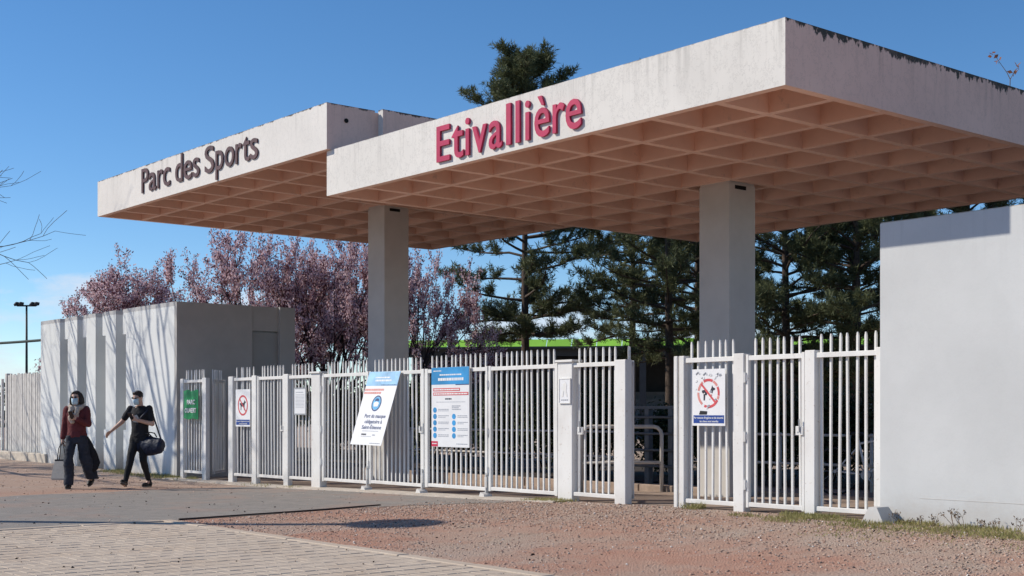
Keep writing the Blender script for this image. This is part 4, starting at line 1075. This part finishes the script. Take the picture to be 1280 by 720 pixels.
def fuse(name, mb, mat, parent, voxel=.010, smooth=3, wrinkle=0.0, wscale=9.0):
    me = mb.mesh(name, mat); o = bpy.data.objects.new(name, me); COL.objects.link(o)
    r = o.modifiers.new('r', 'REMESH'); r.mode = 'VOXEL'; r.voxel_size = voxel; r.use_smooth_shade = True
    if smooth: s = o.modifiers.new('s', 'SMOOTH'); s.factor = .5; s.iterations = smooth
    bpy.context.view_layer.update()
    m2 = bpy.data.meshes.new_from_object(o.evaluated_get(bpy.context.evaluated_depsgraph_get()))
    bpy.data.objects.remove(o); m2.materials.clear(); m2.materials.append(mat)
    n = len(m2.vertices)
    if wrinkle:
        co = np.empty(n * 3, np.float32); m2.vertices.foreach_get('co', co); no = np.empty(n * 3, np.float32); m2.vertices.foreach_get('normal', no)
        co, no = co.reshape(-1, 3), no.reshape(-1, 3)
        d = np.array([mnoise.noise(Vector((c[0] * wscale, c[1] * wscale, c[2] * wscale * .7))) + .5 * mnoise.noise(Vector((c[0] * wscale * 2.3, c[1] * wscale * 2.3, c[2] * wscale * 3))) for c in co])
        m2.vertices.foreach_set('co', (co + no * d[:, None] * wrinkle).astype(np.float32).ravel())
    m2.polygons.foreach_set('use_smooth', [True] * len(m2.polygons)); m2.update()
    return link(name, m2, parent)
def hand(mb, w, d, n, side, curl):
    """w wrist, d finger direction, n palm normal, side +1/-1 where the thumb lies; curl in degrees per joint"""
    d = Vector(d).normalized(); n = Vector(n); n = (n - d * n.dot(d)).normalized(); s = d.cross(n) * side; w = Vector(w)
    limb(mb, w, w + d * .05, .024, .026)
    for k in range(4): mb.tube([w + d * .015 + s * (.012 - .008 * k), w + d * .088 + s * (.030 - .020 * k)], [.014, .013], 10)
    for k, L in enumerate((.068, .076, .070, .054)):
        p = w + d * .085 + s * (.031 - .0205 * k); q = d.copy()
        for j, f in enumerate((.42, .33, .25)):
            ax = q.cross(n).normalized(); q = Matrix.Rotation(R(curl), 3, ax) @ q
            e = p + q * L * f; limb(mb, p, e, .0092 - .0008 * j, .0084 - .0008 * j); p = e
    p = w + d * .025 + s * .022; q = (d * .6 + s * .75 + n * .25).normalized()
    for j, L in enumerate((.036, .030, .026)):
        e = p + q * L; limb(mb, p, e, .0125 - .0014 * j, .0112 - .0014 * j); p = e; q = (q * .8 + d * .25 + n * .2).normalized()
def head(mb, c, yaw=0, pitch=0):
    """head centred at c, facing -Y then turned; returns the local frame function"""
    Rm = Matrix.Rotation(R(yaw), 3, 'Z') @ Matrix.Rotation(R(pitch), 3, 'X'); c = Vector(c); f = lambda x, y, z: c + Rm @ Vector((x, y, z))
    mb.ell(c, (.074, .093, .108), 18, 12, 0, Rm); mb.ell(f(0, -.025, -.06), (.056, .062, .062), 16, 10, 0, Rm)
    mb.ell(f(0, -.062, -.095), (.026, .022, .020), 12, 8, 0, Rm)
    mb.tube([f(0, -.090, .018), f(0, -.108, -.022)], [.009, .015], 8); mb.ell(f(0, -.102, -.024), (.017, .014, .011), 10, 6, 0, Rm)
    mb.ell(f(0, -.086, -.058), (.026, .012, .009), 10, 6, 0, Rm)
    for s in (-1, 1):
        mb.ell(f(.074 * s, .006, -.01), (.010, .022, .032), 10, 8, 0, Rm); mb.ell(f(.031 * s, -.083, .012), (.013, .010, .009), 10, 6, 0, Rm)
    return f, Rm
def face_kit(T, f, Rm, mat_mask):
    mb = MB(); nu, nv = 10, 7; vs = []
    for dr in (0, .004):
        for j in range(nv):
            for i in range(nu):
                u = R(lerp(-62, 62, i / (nu - 1))); v = j / (nv - 1); z = lerp(-.112, -.002, v); bul = .012 * math.sin(math.pi * v)
                vs.append(f((.067 + dr) * math.sin(u) * lerp(.80, 1.0, v), -(.092 + bul + dr) * math.cos(u) - (.016 * (1 - abs(u)) if .25 < v < .95 else .0) - .006, z))
    N = nu * nv; fs = []
    for j in range(nv - 1):
        for i in range(nu - 1): a = j * nu + i; fs += [(a, a + 1, a + nu + 1, a + nu), (N + a, N + a + nu, N + a + nu + 1, N + a + 1)]
    for i in range(nu - 1): fs += [(i, N + i, N + i + 1, i + 1), ((nv - 1) * nu + i, (nv - 1) * nu + i + 1, N + (nv - 1) * nu + i + 1, N + (nv - 1) * nu + i)]
    for j in range(nv - 1): a, b = j * nu, j * nu + nu - 1; fs += [(a, a + nu, N + a + nu, N + a), (b, N + b, N + b + nu, b + nu)]
    Mk = part('face_mask', mb.add(vs, fs), mat_mask, T, True, True)
    mb = MB()
    for s in (-1, 1): mb.tube([f(.060 * s, -.05, -.02), f(.076 * s, .012, -.01)], .0018, 5).tube([f(.050 * s, -.06, -.09), f(.076 * s, .012, -.03)], .0018, 5)
    part('ear_loop', mb, mat_mask, Mk, local=True)
    g = part('sunglasses', MB().ell(f(-.034, -.098, .016), (.025, .008, .017), 12, 8, 0, Rm).ell(f(.034, -.098, .016), (.025, .008, .017), 12, 8, 0, Rm), M['lens'], T, True, True)
    part('frame', MB().tube([f(-.012, -.104, .02), f(.012, -.104, .02)], .003, 6).tube([f(-.062, -.092, .022), f(-.080, .01, .018)], .003, 6).tube([f(.062, -.092, .022), f(.080, .01, .018)], .003, 6), M['lens'], g, local=True)
def shoe(T, a, yaw, pitch=0, sole='sole'):
    Rm = Matrix.Rotation(R(yaw), 3, 'Z') @ Matrix.Rotation(R(pitch), 3, 'X'); f = lambda x, y, z: Vector(a) + Rm @ Vector((x, y, z))
    mb = MB(); mb.ell(f(0, -.09, -.045), (.045, .095, .038), 14, 8, 0, Rm); mb.ell(f(0, .03, -.035), (.038, .055, .05), 14, 8, 0, Rm); mb.tube([f(0, .01, .05), f(0, .0, -.04)], [.043, .046], 12)
    o = fuse('shoe', mb, M['shoe'], T, .008, 2)
    s = MB(); pr = [(.042 * math.cos(t) * (1.05 if math.sin(t) < 0 else .85), -.05 + .128 * math.sin(t)) for t in [2 * math.pi * i / 18 for i in range(18)]]
    n = 18; s.add([f(x, y, -.088) for x, y in pr] + [f(x, y, -.064) for x, y in pr], [tuple(range(n)), tuple(range(2 * n - 1, n - 1, -1))] + [(i, n + i, n + (i + 1) % n, (i + 1) % n) for i in range(n)])
    part('sole', s, M[sole], o, local=True)

# ---- woman: maroon jacket, tote in her right hand, phone at her chest
WX, WY = -6.25, 8.62
W = thing('person', (WX, WY, gz(WX, WY) + .008), 'person in maroon jacket and sunglasses carrying a grey tote bag', 'person', 'people walking out')
W.rotation_euler.z = R(50)
shR, elR, wrR = (-.165, .01, 1.365), (-.215, .035, 1.10), (-.235, -.02, .865)
shL, elL, wrL = (.165, .01, 1.365), (.215, -.03, 1.115), (.075, -.215, 1.205)
hipR, knR, anR = (-.088, 0, .90), (-.095, -.115, .50), (-.085, -.135, .095)
hipL, knL, anL = (.088, .01, .90), (.115, .06, .50), (.145, .345, .17)
mb = MB()
rings(mb, [(0, .01, .84, .15, .10), (0, .01, .92, .165, .112), (0, .0, 1.05, .125, .088), (0, .0, 1.18, .138, .10), (0, .005, 1.30, .155, .098), (0, .01, 1.385, .12, .075), (0, .01, 1.42, .06, .055)])
limb(mb, (0, .012, 1.38), (0, -.012, 1.52), .052, .048)
for a, b, c in ((shR, elR, wrR), (shL, elL, wrL)): limb(mb, a, b, .047, .036); limb(mb, b, c, .036, .024)
for a, b, c in ((hipR, knR, anR), (hipL, knL, anL)): limb(mb, a, b, .082, .050); limb(mb, b, c, .050, .033); limb(mb, c, (c[0], c[1] - .04, c[2] - .04), .033, .030)
hand(mb, wrR, (0, -.05, -1), (1, 0, 0), -1, 38); hand(mb, wrL, (-.75, -.35, .5), (0, .75, .3), 1, 30)
fW, RW = head(mb, (0, -.028, 1.575), -4, 4)
fuse('body', mb, M['skin'], W, .0075, 2)
mb = MB()
rings(mb, [(0, .01, .885, .172, .128), (0, .01, .93, .178, .132), (0, .005, 1.02, .158, .118), (0, .005, 1.15, .160, .122), (0, .005, 1.28, .178, .122), (0, .012, 1.375, .155, .098), (0, .012, 1.42, .085, .075)])
for a, b, c in ((shR, elR, wrR), (shL, elL, wrL)): limb(mb, a, b, .070, .057); limb(mb, b, Vector(b).lerp(Vector(c), .93), .057, .043)
fuse('jacket', mb, M['maroon'], W, .011, 3, .010, 13)
mb = MB(); rr = random.Random(5)
for i in range(24):
    a = 2 * math.pi * i / 24; mb.ell((.105 * math.cos(a), .012 + .082 * math.sin(a) - .01, 1.425 - .035 * max(0, -math.sin(a)) + rr.uniform(-.01, .012)), (.042, .042, .046), 8, 6)
for i in range(7): t = i / 6; mb.ell((-.055 + .015 * t + rr.uniform(-.01, .01), -.095 - .045 * math.sin(t * 2.4), 1.40 - .24 * t), (.046, .038, .042), 8, 6); mb.ell((.06 - .02 * t, -.095 - .04 * math.sin(t * 2.4), 1.40 - .15 * t), (.042, .036, .04), 8, 6)
fuse('fur_collar', mb, M['fur'], W, .010, 1, .012, 40)
mb = MB()                                            # wide-legged trousers, the trailing leg flares back
rings(mb, [(0, .01, .78, .155, .12), (0, .01, .86, .168, .128), (0, .01, .955, .150, .115)])
def wide_leg(mb, a, b, c, r):
    a, b, c = Vector(a), Vector(b), Vector(c); seg = 18; vs = []; st = [a + Vector((0, 0, .02)), a.lerp(b, .5), b, b.lerp(c, .35), b.lerp(c, .7), c]
    for p, q in zip(st, r): vs += [p + Vector((q[0] * math.cos(2 * math.pi * k / seg), q[1] * math.sin(2 * math.pi * k / seg), 0)) for k in range(seg)]
    mb.add(vs, [(i * seg + k, i * seg + (k + 1) % seg, (i + 1) * seg + (k + 1) % seg, (i + 1) * seg + k) for i in range(5) for k in range(seg)] + [tuple(range(seg - 1, -1, -1)), tuple(5 * seg + k for k in range(seg))])
wide_leg(mb, hipR, knR, (-.085, -.13, .055), [(.092, .112), (.088, .10), (.076, .088), (.076, .088), (.080, .092), (.082, .10)])
wide_leg(mb, hipL, (.135, .09, .50), (.185, .30, .15), [(.092, .112), (.098, .12), (.105, .14), (.112, .155), (.115, .165), (.10, .15)])
fuse('trousers', mb, M['denim'], W, .012, 3, .016, 8)
mb = MB()                                            # dark coat tail blown out on her left side
seg = 16; vs = []
for (x, y, z, rx, ry) in ((.13, .05, .90, .055, .06), (.17, .08, .76, .085, .07), (.215, .11, .60, .115, .065), (.25, .14, .45, .13, .06), (.235, .15, .33, .10, .05), (.20, .15, .27, .05, .03)):
    vs += [(x + rx * math.cos(2 * math.pi * k / seg), y + ry * math.sin(2 * math.pi * k / seg), z - .10 * math.cos(2 * math.pi * k / seg) * (rx - .05)) for k in range(seg)]
mb.add(vs, [(i * seg + k, i * seg + (k + 1) % seg, (i + 1) * seg + (k + 1) % seg, (i + 1) * seg + k) for i in range(5) for k in range(seg)] + [tuple(range(seg - 1, -1, -1)), tuple(5 * seg + k for k in range(seg))])
fuse('coat_tail', mb, M['tights'], W, .011, 2, .016, 10)
mb = MB(); mb.ell(fW(0, .026, .034), (.086, .096, .092), 16, 10)
for s in (-1, 1):
    for k in range(5): mb.tube([fW(.058 * s, -.012 + k * .022, .075), fW(.086 * s, -.016 + k * .024, -.01), fW(.090 * s, -.012 + k * .025, -.09), fW(.086 * s, -.0 + k * .024, -.150 - .012 * (k % 2))], [.020, .024, .024, .012], 8)
for k in range(5): mb.tube([fW(-.05 + k * .025, .06, .05), fW(-.06 + k * .03, .105, -.05), fW(-.055 + k * .028, .10, -.17)], [.03, .028, .014], 8)
mb.tube([fW(-.055, -.052, .082), fW(0, -.066, .098), fW(.055, -.052, .082)], [.016, .018, .016], 8)
fuse('hair', mb, M['hair'], W, .009, 2, .006, 45)
face_kit(W, fW, RW, M['mask_blue'])
shoe(W, (anR[0], anR[1], .088), 4); shoe(W, anL, -6, 28)
def world_of(T, p): return T.matrix_world @ Vector(p) if False else Vector(T.location) + Matrix.Rotation(T.rotation_euler.z, 3, 'Z') @ Vector(p)
p = world_of(W, (.005, -.275, 1.275)); Ph = thing('phone', p, 'dark phone held at the chest of the person in the maroon jacket', 'phone'); Ph.rotation_euler = (R(-25), R(12), R(50 + 180))
part('case', MB().box(-.036, .036, -.005, .004, -.075, .075, 0, .003), M['phone'], Ph, local=True); part('screen', MB().box(-.032, .032, .0041, .0055, -.07, .07), M['lens'], Ph, local=True)
p = world_of(W, (-.238, -.035, .775)); TB = thing('tote_bag', p, 'grey canvas tote bag with long handles hanging from a hand', 'bag'); TB.rotation_euler.z = R(38)
mb = MB(); vs = []
for z, a, b in ((-.63, .155, .075), (-.60, .165, .085), (-.42, .140, .06), (-.28, .118, .035)): vs += [(-a, -b, z), (a, -b, z), (a, b, z), (-a, b, z)]
mb.add(vs, [(0, 1, 2, 3)] + [(i * 4 + k, i * 4 + (k + 1) % 4, i * 4 + 4 + (k + 1) % 4, i * 4 + 4 + k) for i in range(3) for k in range(4)] + [(12, 13, 14, 15)])
part('bag', mb, M['tote'], TB, False, True)
part('trim', MB().box(-.122, .122, -.039, .039, -.30, -.272), M['black'], TB, local=True)
for s in (-1, 1): part('handle', MB().tube([(-.075, .034 * s, -.28), (-.05, .025 * s, -.08), (-.008, .012 * s, .025), (.012, .012 * s, .025), (.05, .025 * s, -.08), (.075, .034 * s, -.28)], .008, 6), M['black'], TB, True, True)

# ---- man: black T-shirt, duffel bag at his side
MX, MY = -6.12, 9.72
Mn = thing('person', (MX, MY, gz(MX, MY) + .008), 'person in black T-shirt and slim black trousers with one arm swung out', 'person', 'people walking out')
Mn.rotation_euler.z = R(34)
shR, elR, wrR = (-.185, .0, 1.405), (-.345, -.02, 1.175), (-.520, -.10, 1.005)
shL, elL, wrL = (.185, .0, 1.405), (.255, .0, 1.135), (.085, -.235, 1.205)
hipR, knR, anR = (-.085, 0, .91), (-.10, -.14, .50), (-.130, -.255, .105)
hipL, knL, anL = (.085, 0, .91), (.085, -.03, .49), (.06, .20, .115)
mb = MB()
rings(mb, [(0, .01, .85, .145, .10), (0, .01, .93, .155, .11), (0, .0, 1.06, .14, .095), (0, .0, 1.20, .158, .105), (0, .005, 1.33, .175, .108), (0, .01, 1.425, .135, .08), (0, .01, 1.46, .065, .058)])
limb(mb, (0, .012, 1.42), (0, -.015, 1.555), .058, .054)
for a, b, c in ((shR, elR, wrR), (shL, elL, wrL)): limb(mb, a, b, .052, .041); limb(mb, b, c, .042, .027)
for a, b, c in ((hipR, knR, anR), (hipL, knL, anL)): limb(mb, a, b, .084, .054); limb(mb, b, c, .054, .036); limb(mb, c, (c[0], c[1] - .04, c[2] - .04), .035, .032)
hand(mb, wrR, (-.55, -.35, -.6), (.3, -.3, -.6), 1, 22); hand(mb, wrL, (-.7, -.35, .55), (0, .75, .3), 1, 30)
fM, RM = head(mb, (-.01, -.045, 1.605), -10, 14)
fuse('body', mb, M['skin'], Mn, .0075, 2)
mb = MB()
rings(mb, [(0, .01, .90, .168, .122), (0, .01, .96, .166, .122), (0, .005, 1.08, .160, .114), (0, .005, 1.20, .174, .120), (0, .008, 1.33, .190, .120), (0, .012, 1.42, .150, .092), (0, .012, 1.462, .082, .07)])
for a, b in ((shR, elR), (shL, elL)): limb(mb, a, Vector(a).lerp(Vector(b), .70), .064, .058)
fuse('t_shirt', mb, M['tee'], Mn, .011, 3, .009, 11)
part('shirt_print', MB().prism([(-.055, 1.17), (.045, 1.16), (.06, 1.24), (.02, 1.30), (-.05, 1.28)], 'y', -.128, -.120), M['tee_print'], Mn, local=True)
mb = MB(); rings(mb, [(0, .01, .80, .150, .115), (0, .01, .87, .158, .12), (0, .01, .94, .152, .115)])
for a, b, c in ((hipR, knR, anR), (hipL, knL, anL)): limb(mb, a, b, .093, .066); limb(mb, b, Vector(b).lerp(Vector(c), .93), .066, .047)
fuse('trousers', mb, M['tights'], Mn, .011, 3, .008, 12)
mb = MB(); mb.ell(fM(0, .020, .040), (.084, .093, .086), 16, 10); mb.ell(fM(0, -.045, .088), (.058, .045, .030), 12, 8)
for s in (-1, 1): mb.tube([fM(.076 * s, -.02, .05), fM(.078 * s, -.012, .0)], [.016, .010], 8)
fuse('hair', mb, M['hair'], Mn, .009, 1, .007, 50)
face_kit(Mn, fM, RM, M['mask_blue'])
shoe(Mn, (anR[0], anR[1], .125), 12, -20); shoe(Mn, (anL[0], anL[1], .088), -8)
p = world_of(Mn, (.01, -.30, 1.275)); Ph = thing('phone', p, 'dark phone held up by the person in the black T-shirt', 'phone'); Ph.rotation_euler = (R(-30), R(10), R(34 + 180))
part('case', MB().box(-.036, .036, -.005, .004, -.075, .075, 0, .003), M['phone'], Ph, local=True); part('screen', MB().box(-.032, .032, .0041, .0055, -.07, .07), M['lens'], Ph, local=True)
p = world_of(Mn, (.17, .02, .80)); DB = thing('duffel_bag', p, 'slumped navy duffel bag hung at the hip of the person in black', 'bag'); DB.rotation_euler = (R(4), R(8), R(34 - 8)); DB.scale = (1.05, 1.05, 1.05)
mb = MB(); prof = [(-.31, .05, .06), (-.28, .105, .13), (-.16, .125, .165), (0, .13, .175), (.16, .125, .155), (.27, .10, .12), (.31, .05, .055)]
seg = 16; vs = []
for x, ry, rz_ in prof: vs += [(x, ry * math.cos(2 * math.pi * k / seg), -.01 - .045 * math.cos(x * 5) + rz_ * math.sin(2 * math.pi * k / seg)) for k in range(seg)]
mb.add(vs, [(i * seg + k, i * seg + (k + 1) % seg, (i + 1) * seg + (k + 1) % seg, (i + 1) * seg + k) for i in range(6) for k in range(seg)] + [tuple(range(seg - 1, -1, -1)), tuple(6 * seg + k for k in range(seg))])
B_ = fuse('bag', mb, M['navy_bag'], DB, .012, 2, .014, 9)
part('strap', MB().tube([(-.26, -.02, .06), (-.20, -.11, .25), (-.10, -.12, .43), (-.04, -.03, .555), (-.02, .08, .48), (.08, .10, .25), (.24, .02, .08)], .014, 6), M['navy_bag'], DB, True, True)
for s in (-1, 1): part('handle', MB().tube([(-.12, .05 * s, .11), (-.05, .07 * s, .165), (.05, .07 * s, .165), (.12, .05 * s, .11)], .011, 6), M['black'], DB, True, True)
